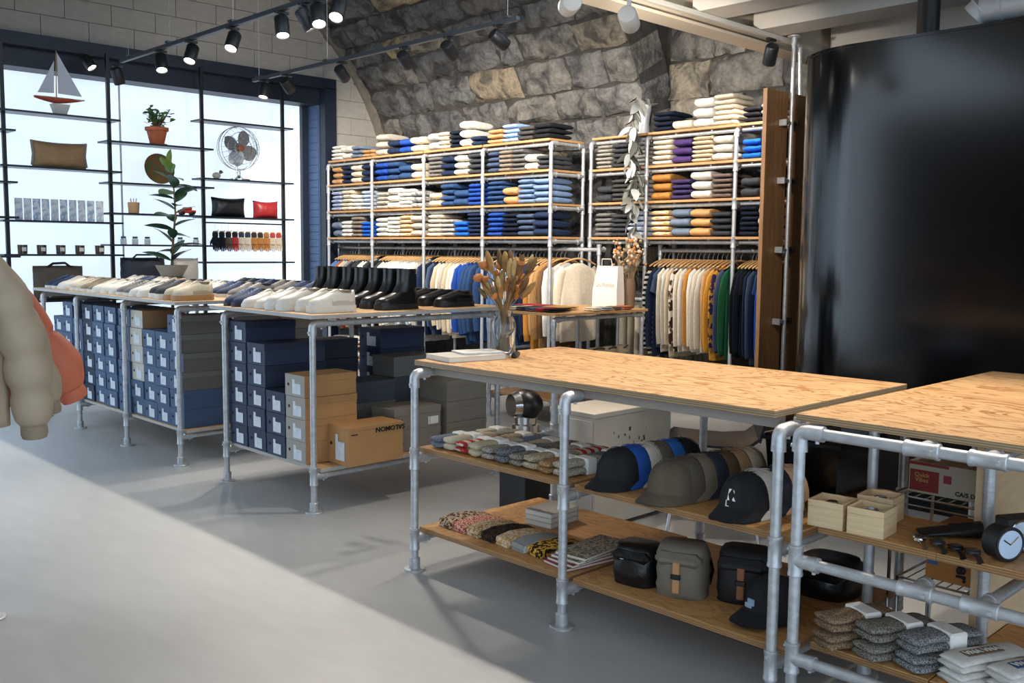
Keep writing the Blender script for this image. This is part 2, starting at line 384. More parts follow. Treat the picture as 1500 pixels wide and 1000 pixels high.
pole(YP(1155, 300, 3.87).x, 3.87, 3.0, 'galvanised ceiling pole clamped between the two oak panels')
t = thing('offset_pipe', 'bent galvanised pipe dropping behind the oak panel beside the cabin', 'pipe', (0, 0, 0))
q = [YP(x, y, 3.985) for x, y in ((1160, 56), (1169, 63), (1172, 72), (1172, 330))]
MB().tube(q, .016, 10).obj('pipe', STEEL, t); MB().cyl(q[2]+Vector((0, 0, -.03)), q[2]+Vector((0, 0, .03)), .022).obj('elbow_fitting', STEEL, t)
# ================================================================ pipe furniture kit
PR = .0168
UC = MB().cyl((0, 0, 0), (0, 0, 1), PR, 14).mesh('pipe', STEEL)
def pipe(par, p0, p1, name='rail', m=None, r=1.0):
    p0, p1 = Vector(p0), Vector(p1); d = p1-p0
    return put(name, UC, par, p0, d.to_track_quat('Z', 'Y').to_euler(), (r, r, d.length), m)
def _tee():
    b = MB().lathe([(.0205, -.048), (.023, -.046), (.023, -.038), (.0213, -.034), (.0213, .034), (.023, .038), (.023, .046), (.0205, .048)], 14)
    b.tube([(.0, 0, 0), (.055, 0, 0), (.055, 0, 0), (.075, 0, 0)], [.0213, .0213, .0232, .0232], 14)
    b.cyl((-.02, 0, .03), (-.027, 0, .03), .006, 8); b.cyl((.06, 0, -.02), (.06, 0, -.029), .006, 8); return b.mesh('tee_fitting', STEEL)
def _elbow():
    pts = [(0, 0, -.06), (0, 0, -.022)]+[(.022-.022*math.cos(a), 0, -.022+.022*math.sin(a)) for a in (.3, .7, 1.1, 1.57)]+[(.075, 0, 0)]
    b = MB().tube(pts, [.0232]+[.0218]*5+[.0232], 14)
    b.cyl((.055, 0, -.02), (.055, 0, -.03), .006, 8); b.cyl((-.02, 0, -.045), (-.028, 0, -.045), .006, 8); return b.mesh('elbow_fitting', STEEL)
TEE, ELB = _tee(), _elbow()
FLG = MB().lathe([(.047, 0), (.047, .006), (.044, .009), (.024, .011), (.024, .055), (.021, .058)], 20).mesh('floor_flange', STEEL)
def lift(par, x, y, z): return put('tee_fitting', TEE, par, (x, y, z))
def pipe_table(name, label, x0, x1, ys, zt, th, shelves, ovx=.05, ovy=.06, top_mat=None, shelf_mat=None, overhang=None, cat='table', shelf_in=.045):
    """inverted-U pipe frames (along X) at each y; boards span between them. zt = top face of board"""
    t = thing(name, label, cat, (x0, ys[0], 0)); oy = ys[0]
    zr = zt-th-PR-.012
    for y in ys:
        for k, x in enumerate((0, x1-x0)):
            pipe(t, (x, y-oy, .01), (x, y-oy, zr-.02), 'leg'); put('floor_flange', FLG, t, (x, y-oy, 0))
            put('elbow_fitting', ELB, t, (x, y-oy, zr), (0, 0, math.pi*k))
            for (zs, sth, *_) in shelves: put('tee_fitting', TEE, t, (x, y-oy, zs-sth-PR-.003), (0, 0, math.pi*k))
        pipe(t, (.03, y-oy, zr), (x1-x0-.03, y-oy, zr), 'rail')
        for (zs, sth, *_) in shelves: pipe(t, (.02, y-oy, zs-sth-PR-.003), (x1-x0-.02, y-oy, zs-sth-PR-.003), 'rail')
        for xx in (.12, x1-x0-.12): MB().box(xx-.018, xx+.018, y-oy-.012, y-oy+.012, zr+.006, zt-th+.001).obj('spacer_block', STEEL, t)
    ov = overhang or (ovx, ovx, ovy, ovy)      # -x, +x, low-y, high-y
    MB().box(-ov[0], x1-x0+ov[1], min(ys)-oy-ov[2], max(ys)-oy+ov[3], zt-th, zt, .0015).obj('table_top', top_mat or PLY, t)
    ysr = sorted(ys)
    for (zs, sth, *rest) in shelves:
        xa, xbs = rest if rest else (.03, x1-x0-.03)
        for bi, (a, b) in enumerate(zip(ysr, ysr[1:])):
            xb = xbs[bi] if isinstance(xbs, list) else xbs
            MB().box(xa, xb, a-oy+(.012 if a != ysr[0] else -shelf_in*.5), b-oy-(.012 if b != ysr[-1] else -shelf_in*.5), zs-sth, zs, .0015).obj('shelf_board', shelf_mat or PLYS, t)
    return t
GREYT = plywood('plywood_grey_edge', '#c9a273', '#a9824f', '#bdbab4')
TBL1 = pipe_table('shoe_table', 'long pipe table by the window, stacked underneath with blue shoe boxes', 2.73, 4.05, (5.86, 6.70, 7.58, 8.30), 1.055, .022, [(.225, .02)], overhang=(.05, .05, .07, .09), top_mat=GREYT, shelf_mat=GREYT)
TBL2 = pipe_table('shoe_table', 'square pipe table with black boots and kraft shoe boxes underneath', 2.745, 4.07, (4.325, 5.275), 1.055, .022, [(.235, .02)], overhang=(.05, .02, .07, .09), top_mat=GREYT, shelf_mat=GREYT)
CNT = pipe_table('plywood_counter', 'plywood counter on pipe legs with caps, socks and bags on its shelves', 2.57, 3.45, (3.25, 2.37, 1.495), .915, .022, [(.537, .022, .045, [.84, .52]), (.18, .022, .045, .80)], overhang=(-.05, .10, -.045, .065))
o = MB().box(.09, .13, -1.70, -.02, .855, .892).obj('under_batten', mat('grey_batten', '#8d867c', .6), CNT)
# ---- second counter, front rails run along Y
def counter2():
    x0, x1, y0, y1 = 2.57, 3.95, 1.425, -.6; zt = .917
    t = thing('plywood_counter', 'plywood counter with watch boxes, clocks and banded socks on pipe shelves', 'table', (x0, y0, 0))
    L = y1-y0
    for x in (0, x1-x0):
        for y in (0, -.98, L):
            pipe(t, (x, y, .01), (x, y, .86), 'leg'); put('floor_flange', FLG, t, (x, y, 0))
        put('elbow_fitting', ELB, t, (x, 0, .875), (0, 0, -math.pi/2))
        for z in (.875, .485, .185):
            pipe(t, (x, -.02, z), (x, L, z), 'rail')
            if z < .8: put('tee_fitting', TEE, t, (x, 0, z), (0, 0, -math.pi/2))
            for y in (-.36, -.53, -.78) if z > .3 else (-.60,):
                put('tee_fitting', TEE, t, (x, y, z), Matrix.Rotation(math.pi/2 if x == 0 else -math.pi/2, 4, 'Z').to_euler() if 0 else (RZ(0 if x == 0 else math.pi) @ RX(math.pi/2)).to_euler())
    for z in (.875, .485): 
        for y in (-.53,): pipe(t, (.02, y, z), (.5, y, z), 'cross_rail')
    MB().box(.05, x1-x0+.25, L-.1, .045, zt-.022, zt, .0015).obj('table_top', PLY, t)
    MB().box(.09, .41, -.35, -.02, .554, .576, .0015).obj('shelf_board', PLYS, t)
    MB().box(.09, .66, L, -.374, .554, .576, .0015).obj('shelf_board', PLYS, t)
    MB().box(.09, .41, -.374, -.35, .554, .576).obj('shelf_board', PLYS, t)
    MB().box(.085, .41, -.372, -.012, .19, .212, .0015).obj('shelf_board', PLYS, t)
    MB().box(.085, .70, L, -.376, .19, .212, .0015).obj('shelf_board', PLYS, t)
    pipe(t, (.44, -.02, .01), (.44, -.02, .875), 'inner_post'); put('floor_flange', FLG, t, (.44, -.02, 0))
    MB().box(.415, 1.25, -.372, -.352, .05, .893, .001).obj('divider_panel', mat('pale_birch', '#d3b48c', .6, ns=4, na=.08, scale=(2, 2, 10)), t)
    pipe(t, (.395, -.398, .577), (.395, -.398, .875), 'inner_post'); pipe(t, (.395, -.398, .213), (.395, -.398, .554), 'inner_post')
    for z in (.577, .213): MB().lathe([(.028, 0), (.028, .006), (.023, .008), (.023, .03)], 14).obj('post_collar', STEEL, t, (.395, -.398, z))
    return t
CN2 = counter2()
# ---- scarf table in front of the wall
SCF = pipe_table('scarf_table', 'small pipe table with folded scarves in front of the stone wall', 5.475, 6.575, (5.92, 5.18), .905, .02, [(.50, .02, .3, 1.1), (.215, .02)], overhang=(.03, .02, .05, .01), top_mat=OAKS, shelf_mat=OAKS)
# ---- wall racks
def rack(name, label, xf, xb, ys, zl, zpost, rail_ends):
    t = thing(name, label, 'rack', (xf, ys[-1], 0)); oy = ys[-1]; D = xb-xf
    for y in ys:
        for k, x in enumerate((0, D)):
            pipe(t, (x, y-oy, .01), (x, y-oy, zpost), 'post'); put('floor_flange', FLG, t, (x, y-oy, 0))
            for z in zl: put('tee_fitting' if z < zl[0] else 'elbow_fitting', TEE if z < zl[0] else ELB, t, (x, y-oy, z-.045), (0, 0, math.pi*k))
        for z in zl: pipe(t, (.02, y-oy, z-.045), (D-.02, y-oy, z-.045), 'cross_rail')
    for a, b in zip(ys, ys[1:]):
        for z in zl:
            MB().box(-.01, D+.02, b-oy+.012, a-oy-.012, z-.02, z, .0015).obj('shelf_board', OAKS, t)
            pipe(t, (.05, b-oy+.03, z-.045), (.05, a-oy-.03, z-.045), 'shelf_rail')
            for q in (.3, .7): MB().cyl((.05, b-oy+(a-b)*q, z-.045), (.05, b-oy+(a-b)*q, z-.018), .012, 8).obj('bracket', STEEL, t)
    return t
LX0, LX1 = 6.40, 6.835
LY = [9.71, 8.85, 7.94, 7.03, 6.115]; LZ = [2.405, 2.128, 1.823, 1.52]
RKL = rack('clothes_rack', 'long wall rack of pipes with four shelf tiers under the stone vault', LX0, LX1, LY, LZ, 2.36, None)
RX0, RX1 = 6.84, 7.27
RY_ = [6.02, 5.37, 4.46, 4.05]; RZl = [2.43, 2.142, 1.836, 1.52]
RKR = rack('clothes_rack', 'wall rack of pipes beside the oak panel with purple and cream knitwear', RX0, RX1, RY_, RZl, 2.385, None)
for z in (.29, .13):
    MB().box(0, .44, 8.862-6.115, 9.698-6.115, z-.02, z, .0015).obj('shelf_board', OAKS, RKL)
    for y in (9.71, 8.85): pipe(RKL, (.02, y-6.115, z-.04), (.415, y-6.115, z-.04), 'cross_rail')
# garment rails
def grail(label, x, y0, y1, z, posts):
    t = thing('garment_rail', label, 'rail', (x, y0, 0))
    pipe(t, (0, 0, z), (0, y1-y0, z), 'rail')
    for y in posts:
        pipe(t, (0, y-y0, .01), (0, y-y0, z-.02), 'post'); put('floor_flange', FLG, t, (0, y-y0, 0)); put('tee_fitting', TEE, t, (0, y-y0, z), (RX(math.pi) @ RZ(0)).to_euler())
    return t
GLX, GRX = 6.66, 7.05
grail('long galvanised garment rail under the wall rack near the window', GLX, 9.90, 5.75, 1.405, (9.90, 5.75))
grail('galvanised garment rail under the wall rack beside the oak panel', GRX, 5.34, 4.0, 1.405, (5.36, 4.0))
# ---- window shelving
WY = 9.72
ws = thing('window_shelving', 'thin black steel shelving standing in front of the frosted window', 'shelving', (2.9, WY, 0))
px_ = [2.0, 2.905, 3.867, 4.842, 5.804]
for x in px_: MB().box(x-2.9-.017, x-2.9+.017, -.017, .017, 0, 3.27, .002).obj('post', BLACKM, ws)
BAYS = [(1, [2.63, 2.13, 1.63, 1.315, .88]), (2, [2.425, 2.025, 1.725, 1.415, .95]), (3, [2.725, 2.12, 1.718, 1.24]), (0, [2.45, 1.98, 1.66, 1.30])]
SHM = mat('dark_steel_shelf', '#2a3038', .35, .5)
for b, zs in BAYS:
    for z in zs: MB().box(px_[b]-2.9-.07, px_[b+1]-2.9+.07, -.12, .12, z-.018, z, .002).obj('shelf', SHM, ws)
# ================================================================ track lighting
LENS = emit('lamp_lens', (1, .93, .82, 1), 14.0)
LENSOFF = mat('lamp_inner', '#2a2520', .3)
def _head():
    return MB().lathe([(.030, .075), (.044, .07), (.050, .06), (.050, -.07), (.047, -.075), (.043, -.075), (.041, -.05)], 20, cap1=False).mesh('lamp_body', None)
HEAD = _head(); HEAD.materials.append(BLACKM)
LNS = MB().lathe([(.041, 0), (.041, .004)], 20).mesh('lamp_lens', LENS)
WHT_LAMP = mat('white_lamp_enamel', '#d8d4cb', .4); BLK_LAMP = mat('black_lamp_enamel', '#1b1c1f', .45)
def spot(label, pos, aim, m=None, power=1.0, drop=.102, on=True, cone=75, sc=1.0, grp=None):
    t = thing('track_spotlight', label, 'spotlight', pos, 0, grp)
    d = (Vector(aim)-Vector(pos)).normalized(); rot = d.to_track_quat('-Z', 'Y').to_euler()
    m = m or BLK_LAMP
    hb_ = put('lamp_body', HEAD, t, (0, 0, 0), rot, (sc,)*3, m)
    put('lamp_lens', LNS, hb_, (0, 0, -.064))
    MB().cyl((0, 0, .04), (0, 0, drop), .012, 10).box(-.05, .05, -.016, .016, drop-.02, drop, .003).obj('track_adapter', m, t)
    l = bpy.data.lights.new('spot', 'SPOT'); l.energy = SPOT_W*power; l.color = SPOT_COL; l.spot_size = math.radians(cone); l.spot_blend = .6; l.shadow_soft_size = .035
    o = bpy.data.objects.new('spot_beam', l); COL.objects.link(o); o.parent = t; o.location = d*.085*sc; o.rotation_euler = rot
    return t
def track(label, p0, p1, m, cables=()):
    t = thing('lighting_track', label, 'track', p0); L = Vector(p1)-Vector(p0)
    sx, sy = (.02, abs(L.y)) if abs(L.y) > abs(L.x) else (abs(L.x), .02)
    b = MB().box(min(0, L.x)-(.018 if sx == .02 else 0), max(0, L.x)+(.018 if sx == .02 else 0), min(0, L.y)-(.018 if sy == .02 else 0), max(0, L.y)+(.018 if sy == .02 else 0), -.017, .017, .003)
    b.obj('rail', m, t)
    for c in cables:
        MB().cyl((L*c)+Vector((0, 0, .017)), (L*c)+Vector((0, 0, 1.5)), .002, 6).obj('cable', STEEL, t)
        MB().box((L*c).x-.03, (L*c).x+.03, (L*c).y-.03, (L*c).y+.03, .017, .03).obj('clip', m, t)
    return t
TRK = mat('track_grey', '#4a4f55', .4, .4)
T1X, T1Z = 3.64, 3.05
track('grey lighting track whose lit spotlights shine over the shoe tables', (T1X, 8.83, T1Z), (T1X, .6, T1Z), TRK, (.02, .12, .25, .4, .6))
T2X = 4.97
track('dark lighting track in front of the stone vault, aimed at the racks', (T2X, 8.86, T1Z), (T2X, 5.09, T1Z), TRK, (.03, .35, .97))
def onx(px, py, X, z): y = XP(px, py, X).y; return (X, y, z)
hz = T1Z-.12
T1 = [(172, 102, (4.8, 9.5, 0), .5), (236, 85, (3.4, 7.2, 1), 1), (280, 66, (2.4, 6.6, 0), 1), (341, 50, (2.3, 5.9, .2), 1), (413, 38, (3.4, 5.4, 1), 1.2), (448, 24, (4.6, 5.3, 1), .8), (466, 16, (3.2, 4.6, .9), 1), (495, 10, (2.2, 4.3, .3), 1)]
names = ['end spotlight of the lit track, turned toward the window', 'lit spotlight pointing straight down, next to the track end', 'third lit spotlight from the window end, tipped over the floor', 'fourth lit spotlight from the window end, tipped over the floor', 'fifth spotlight from the window end, glaring downward',
         'dark spotlight turned to the racks, sixth from window end', 'seventh spotlight from window end of the lit track', 'brightest spotlight facing into the room on the lit track']
for (px, py, aim, w), nm in zip(T1, names): spot(nm, onx(px, py, T1X, hz), aim, power=w)
for k, (y, aim) in enumerate(((3.6, (3.0, 3.3, .9)), (2.9, (2.7, 2.6, .5)), (2.2, (3.0, 2.0, .9)), (1.5, (2.9, 1.3, .9)), (1.0, (2.8, .7, .6)))):
    spot('black spotlight over the plywood counters, %s from the window end' % nth(k+1), (T1X, y, hz), aim, power=1.0, grp='spotlights over the counters')
T2 = [(387, 133, (4.2, 8.2, 0), .6, 'end spotlight of the dark track, lens glowing toward the shoes'), (421, 124, (6.6, 9.0, 1.6), 1.7, 'second spotlight from window end of the dark track'), (501, 107, (6.6, 8.2, 1.9), 1.7, 'third spotlight from window end of the dark track'), (593, 88, (6.7, 7.4, 1.9), 1.7, 'black spotlight in the middle of the dark track'),
      (658, 73, (6.7, 6.5, 1.9), 1.7, 'black spotlight second from the free end before the vault'), (731, 60, (7.1, 5.0, 1.7), 2.0, 'tilted black spotlight at the free end of dark track')]
for px, py, aim, w, nm in T2: spot(nm, onx(px, py, T2X, hz), aim, power=w, cone=105)
# lamp on the window head, white lamps on the beam, black lamp near the pole
p = YP(128, 76, 9.75); spot('small spotlight fixed under the dark window head', (p.x, 9.75, 3.17), (p.x+.9, 8.6, 1.2), power=.35, drop=.08)
track('white lighting track fixed under the beige beam', (4.4, 3.97, 3.0), (6.8, 3.97, 3.0), mat('white_track', '#cfcac0', .5))
p = YP(1129, 80, 3.97); spot('black spotlight hanging by the galvanised pole below the beam', (p.x, 3.97, p.z), (7.2, 4.7, 1.6), power=.8, drop=3.0-.018-p.z)
for px, py in ((835, 6), (921, 28)):
    p = YP(px, py, 3.3); spot('cream white spotlight with ribbed cap, beside the beige beam' if px > 900 else 'cream white spotlight tilted toward the stone vault, above the racks', (p.x, 3.3, p.z), (7.3, 5.2, 1.9) if px > 900 else (6.8, 7.4, 2.9), WHT_LAMP, 2.2, drop=3.3-p.z, sc=1.0)
# ================================================================ folded clothes
def folded_mesh(kind, seed):
    r = random.Random(seed*13+len(kind)); b = MB()
    L = 1
    dep, wid, h = .33, .2, {'sweater': .086, 'shirt': .045, 'jeans': .057}[kind]
    pf = {'sweater': .5, 'shirt': .34, 'jeans': .45}[kind]
    for k in range(L):
        z0 = h*k/L+.0075; hh = h/L*.96; off = r.uniform(-.006, .006); w = wid*r.uniform(.95, 1.0)
        ys = [-.5, -.485, -.44, -.3, -.1, .1, .3, .44, .485, .5]; rings = []
        for i, u in enumerate(ys):
            e = min(i, len(ys)-1-i); th = (.25, .72, .95, 1, 1)[e]; inx = (.02, .006, 0, 0, 0)[e]
            ring = []
            zz = r.uniform(-.0025, .0025); fo = r.uniform(-.004, .004)
            for j in range(14):
                a = 2*math.pi*j/14; c, s_ = math.cos(a), math.sin(a)
                x = dep/2*(1-abs(c)**2.2*0) - (dep/2-inx)*math.copysign(abs(c)**pf, c)
                z = hh/2 + hh/2*th*math.copysign(abs(s_)**.8, s_)
                x += off + fo + (.004*math.sin(9*u+seed) if x < .1 else 0)
                ring.append((x, u*w, z0+z+zz+(r.uniform(-.002, .002)) - (.12*h if x > .22 and s_ > .2 else 0)))
            rings.append(ring)
        b.loft(rings)
    return b.mesh('folded_'+kind, fabric('#888888'), 60)
FM = {(k, i): folded_mesh(k, i) for k in ('sweater', 'shirt', 'jeans') for i in range(5)}
FH = {'sweater': .086, 'shirt': .045, 'jeans': .057}
def fm(c):
    if isinstance(c, tuple): return pattern(*c)
    return fabric(c)
PAL = dict(white='#dedbd3', offwhite='#d3cec3', cream='#d6cbb6', stone='#b5ada0', beige='#c8b79b', tan='#bd9467', camel='#c79c68', taupe='#8d8071', grey='#7f8184', lightgrey='#a9abad', charcoal='#3a3c40',
           black='#1a1b1f', navy='#1f2c47', darknavy='#171e2e', denim='#2f4a73', lightdenim='#7088a8', slate='#45536a', royal='#234a9c', blue='#1e64c8', skyblue='#9db6d6', purple='#4b3768', mustard='#a8763a', bluegrey='#6d7a8c', brown='#6a4d36')
PAT = {'grey plaid': ('plaid', '#3c3d42', '#8d8b86', 14.), 'black-and-white plaid': ('plaid', '#15161a', '#c9c3b6', 14.), 'dark plaid': ('plaid', '#17181c', '#5d5a55', 14.), 'blue-striped': ('ystripe', '#d8d8d6', '#4d6fae', 30.), 'checked': ('plaid', '#20242e', '#d9d6ce', 22.),
       'grey camouflage': ('blotch', '#77787a', '#c5c3be', 3.), 'yellow-striped cream': ('xstripe', '#d9cfba', '#d69a2f', 3.), 'navy-and-purple striped': ('ystripe', '#242b44', '#4d386a', 12.), 'purple-and-yellow': ('hstripe', '#47335f', '#8c7a50', 14.), 'light-blue checked': ('plaid', '#7da0cf', '#e2e2df', 22.), 'brown camouflage': ('blotch', '#4a443a', '#77705f', 3.)}
def colour(n): return PAT[n] if n in PAT else PAL[n]
FR = random.Random(3)
def place_stacks(x, ya, yb, z, stacks, base_idx, ref, lvl, depth=.33, grp='folded clothes', maxh=.235):
    n = len(stacks); W = (ya-yb-.076)/n
    for i, (cn, kind, cnt) in enumerate(stacks):
        y = ya-.038-W*(i+.5); hz_ = 0
        hs = FH[kind]*FR.uniform(.9, 1.08)
        if cnt*hs > maxh: hs = maxh/cnt
        for k in range(cnt):
            me = FM[(kind, FR.randrange(5))]
            c = colour(cn)
            o = put('folded_'+kind, me, None, (x+.012+FR.uniform(-.004, .01), y+FR.uniform(-.004, .004), z+.001+k*hs), (0, 0, FR.uniform(-.02, .02)), (depth/.33, (W-.006)/.2, hs/FH[kind]*.935), fm(c))
            tag(o, '%s %s folded %s, %s stack from %s, %s' % (stackpos(k, cnt), cn, kind, nth(base_idx+i+1), ref, lvl), kind if kind != 'jeans' else 'trousers', grp)
    return base_idx+n
s_, h_, j_ = 'sweater', 'shirt', 'jeans'
LEFT = [
 [[('white', h_, 4), ('offwhite', s_, 2), ('bluegrey', h_, 3), ('tan', h_, 2)], [('stone', s_, 3), ('navy', s_, 2), ('royal', s_, 2), ('cream', s_, 2)], [('lightgrey', s_, 2), ('cream', h_, 4), ('darknavy', h_, 4), ('offwhite', s_, 3), ('navy', h_, 2)], [('tan', h_, 3), ('skyblue', h_, 4), ('dark plaid', h_, 3), ('black', h_, 3)]],
 [[('tan', s_, 3), ('navy', j_, 4), ('cream', s_, 3), ('navy', s_, 3)], [('royal', s_, 3), ('denim', s_, 3), ('denim', s_, 2), ('cream', s_, 2)], [('grey plaid', h_, 5), ('navy', s_, 3), ('offwhite', s_, 3), ('charcoal', j_, 4)], [('slate', j_, 4), ('taupe', h_, 5), ('grey plaid', j_, 5), ('offwhite', s_, 2), ('charcoal', h_, 3)]],
 [[('blue-striped', h_, 5), ('cream', h_, 5), ('white', h_, 4), ('light-blue checked', h_, 5)], [('stone', h_, 4), ('white', s_, 3), ('white', h_, 5), ('grey camouflage', j_, 3)], [('beige', s_, 2), ('denim', j_, 4), ('denim', s_, 2), ('royal', h_, 5)], [('denim', j_, 5), ('tan', s_, 2), ('lightdenim', j_, 5), ('lightdenim', j_, 4)]],
 [[('bluegrey', s_, 2), ('white', h_, 4), ('taupe', j_, 5), ('blue', h_, 4)], [('white', j_, 4), ('white', h_, 5), ('yellow-striped cream', j_, 5), ('stone', s_, 3)], [('cream', j_, 5), ('checked', h_, 4), ('blue', j_, 3), ('navy', h_, 6)], [('royal', j_, 5), ('darknavy', h_, 5), ('slate', j_, 4), ('navy', s_, 3)]]]
LV = ['top shelf of long rack', 'second-highest shelf of long rack', 'third shelf of long rack', 'lowest shelf of long rack']
for l in range(4):
    n = 0
    for b in range(4): n = place_stacks(LX0+.0, LY[b], LY[b+1], LZ[l], LEFT[l][b], n, 'window', LV[l], grp='folded clothes on the long rack', maxh=(.28, .208, .232, .232)[l])
for z, st_, lv in ((.29, [('grey', h_, 2), ('offwhite', h_, 2), ('charcoal', h_, 1)], 'upper floor-level shelf of long rack'), (.13, [('lightgrey', s_, 2), ('stone', s_, 1), ('white', h_, 3)], 'lower floor-level shelf of long rack')):
    place_stacks(LX0, LY[0], LY[1], z, st_, 0, 'window', lv, grp='folded clothes low on the long rack', maxh=.09)
RIGHT = [
 [[], [('darknavy', h_, 4), ('cream', s_, 1), ('white', s_, 3), ('cream', h_, 6)], [('black', h_, 3), ('taupe', h_, 4)]],
 [[('black-and-white plaid', h_, 6), ('charcoal', h_, 5), ('checked', h_, 6)], [('cream', j_, 5), ('purple', s_, 3), ('beige', h_, 6), ('offwhite', s_, 3)], [('blue', j_, 3), ('darknavy', s_, 3)]],
 [[('charcoal', s_, 2), ('dark plaid', h_, 5), ('checked', h_, 6)], [('mustard', s_, 3), ('navy-and-purple striped', h_, 4), ('offwhite', s_, 3), ('purple-and-yellow', h_, 5)], [('charcoal', s_, 2), ('darknavy', s_, 3)]],
 [[('grey plaid', h_, 5), ('charcoal', h_, 5), ('light-blue checked', h_, 5)], [('yellow-striped cream', h_, 5), ('bluegrey', s_, 3), ('camel', s_, 3), ('charcoal', j_, 4)], [('darknavy', h_, 6), ('beige', s_, 3)]]]
RV = ['top shelf by panel', 'second-highest shelf by panel', 'third shelf by panel', 'lowest shelf by panel']
for l in range(4):
    tot = sum(len(x) for x in RIGHT[l]); n = 0
    for b in range(3):
        if not RIGHT[l][b]: continue
        # count from the oak panel
        st = RIGHT[l][b]; W = None
        for i in range(len(st)):
            pass
        n0 = tot-n-len(st)
        ya, yb = RY_[b], RY_[b+1]
        place_stacks(RX0, ya, yb, RZl[l], st, -10**6, '', '', grp='folded clothes on the rack by the oak panel') if 0 else None
        nn = len(st); Wd = (ya-yb-.076)/nn
        for i, (cn, kind, cnt) in enumerate(st):
            place_stacks(RX0, ya-.038-Wd*i+.038, ya-.038-Wd*(i+1)-.038, RZl[l], [(cn, kind, cnt)], tot-n-i-1, 'oak panel', RV[l], grp='folded clothes on the rack by the oak panel', maxh=(.28, .218, .236, .245)[l])
        n += nn
# ================================================================ hanging clothes
HW = mat('hanger_wood', '#c79f6c', .5)
HBAR = MB().tube([(-.215, 0, -.135), (-.15, 0, -.108), (-.07, 0, -.085), (0, 0, -.078), (.07, 0, -.085), (.15, 0, -.108), (.215, 0, -.135)], [.007, .008, .009, .009, .009, .008, .007], 8, flat=1.0).mesh('hanger_bar', HW)
HHK = MB().tube([(0, 0, -.075), (0, 0, -.045), (.012, 0, -.032), (.024, 0, -.012)]+[(.0235*math.cos(a), 0, .001+.0235*math.sin(a)) for a in (.2, .6, 1., 1.4, 1.8, 2.2, 2.6, 3.0, 3.4)], .0022, 6).mesh('hanger_hook', STEEL)
def garment_mesh(kind, seed):
    r = random.Random(seed*7+3); b = MB()
    hem = {'sweater': -.80, 'shirt': -.86, 'jacket': -.84, 'tee': -.78}[kind]+r.uniform(-.03, .03)
    th = {'sweater': .024, 'shirt': .017, 'jacket': .03, 'tee': .014}[kind]
    N = 20; rings = []
    prof = [(-.088, .055, .5), (-.10, .085, .8), (-.125, .15, .9), (-.145, .195, 1), (-.17, .212, 1), (-.25, .215, 1.1), (-.40, .218, 1.15), (-.58, .222, 1.2), (hem+.05, .225, 1.2), (hem, .218, 1.05)]
    ph = [r.uniform(0, 6.28) for _ in range(3)]
    for i, (z, hw, k) in enumerate(prof):
        amp = min(1, max(0, (-.15-z)/.4))*.012
        rings.append([(hw*math.cos(2*math.pi*j/N), th*k*math.copysign(abs(math.sin(2*math.pi*j/N))**.7, math.sin(2*math.pi*j/N))+amp*math.sin(hw*math.cos(2*math.pi*j/N)*28+ph[0]), z+(.006*math.sin(ph[1]+j) if i > 7 else 0)) for j in range(N)])
    b.loft(rings)
    ln = .60 if kind != 'tee' else .2
    for sgn in (-1, 1):
        tl = r.uniform(-.02, .03); dy = r.uniform(-.012, .012)
        pts = [(sgn*.17, 0, -.145), (sgn*.222, 0, -.19), (sgn*(.245+tl), dy, -.32), (sgn*(.25+tl), dy*2, -.32-ln*.28), (sgn*(.246+tl), dy*2, -.32-ln*.6), (sgn*(.24+tl), dy, -.16-ln)]
        if kind == 'tee': pts = pts[:3]
        rs = [.045, .062, .058, .050, .045, .038][:len(pts)]
        b.tube(pts, rs, 10, flat=.42, up=(0, 1, 0)) if 0 else b.tube(pts, rs, 10, flat=1)
        o = len(b.v)-10*len(pts)
        for q in range(o, len(b.v)):
            x, y, z = b.v[q]; c = pts[(q-o)//10][1]; b.v[q] = (x, c+(y-c)*.42, z)
    if kind in ('shirt', 'jacket'):
        b.tube([(.07*math.cos(a), .02*math.sin(a), -.085+.012*math.sin(a)) for a in [2*math.pi*k/12 for k in range(13)]], .014, 6)
    return b.mesh('hanging_'+kind, fabric('#888888'), 60)
GM = {(k, i): garment_mesh(k, i) for k in ('sweater', 'shirt', 'jacket', 'tee') for i in range(4)}
GC = dict(PAL); GC.update({'pale-blue': '#a8bcd2', 'orange plaid': ('plaid', '#c06a2c', '#a33322', 9.), 'grey-striped': ('xstripe', '#8d9096', '#d2d0cb', 20.), 'tan plaid': ('plaid', '#c29a62', '#7d5836', 9.), 'white check': ('plaid', '#2a2d33', '#d9d6cf', 12.), 'black-and-white striped': ('hstripe', '#17181b', '#d4cfc4', .95), 'orange': '#c88a3e', 'yellow': '#d59b3a',
    'green': '#1d5a3c', 'patchwork': ('blotch', '#3b2c22', '#d8cfc0', 1.0), 'multicolour': ('blotch', '#33264a', '#c98f3a', 1.2), 'midblue': '#2a62b8', 'washed denim': '#5a7ba6'})
def slots(iv, n):
    tot = sum(a-b for a, b in iv); out = []
    for i in range(n):
        s = tot*i/(n-1)
        for a, b in iv:
            if s <= a-b+1e-9: out.append(a-s); break
            s -= a-b
    return out
def hang(x, y, z, cn, kind, idx, ref, grp, tw=0, ys=1.0):
    h = thing('clothes_hanger', 'wooden clothes hanger, %s from %s' % (nth(idx), ref), 'hanger', (x, y, z-.0052), tw, grp+' hangers')
    put('hanger_bar', HBAR, h); put('hanger_hook', HHK, h)
    c = GC[cn]; m = pattern(*c) if isinstance(c, tuple) else fabric(c)
    o = put('hanging_'+kind, GM[(kind, FR.randrange(4))], None, (x, y, z-.036), (0, 0, tw), (1, ys, FR.uniform(1.0, 1.09)), m)
    tag(o, '%s %s on hanger, %s garment from %s' % (cn, kind if kind != 'tee' else 't-shirt', nth(idx), ref), 'clothes', grp)
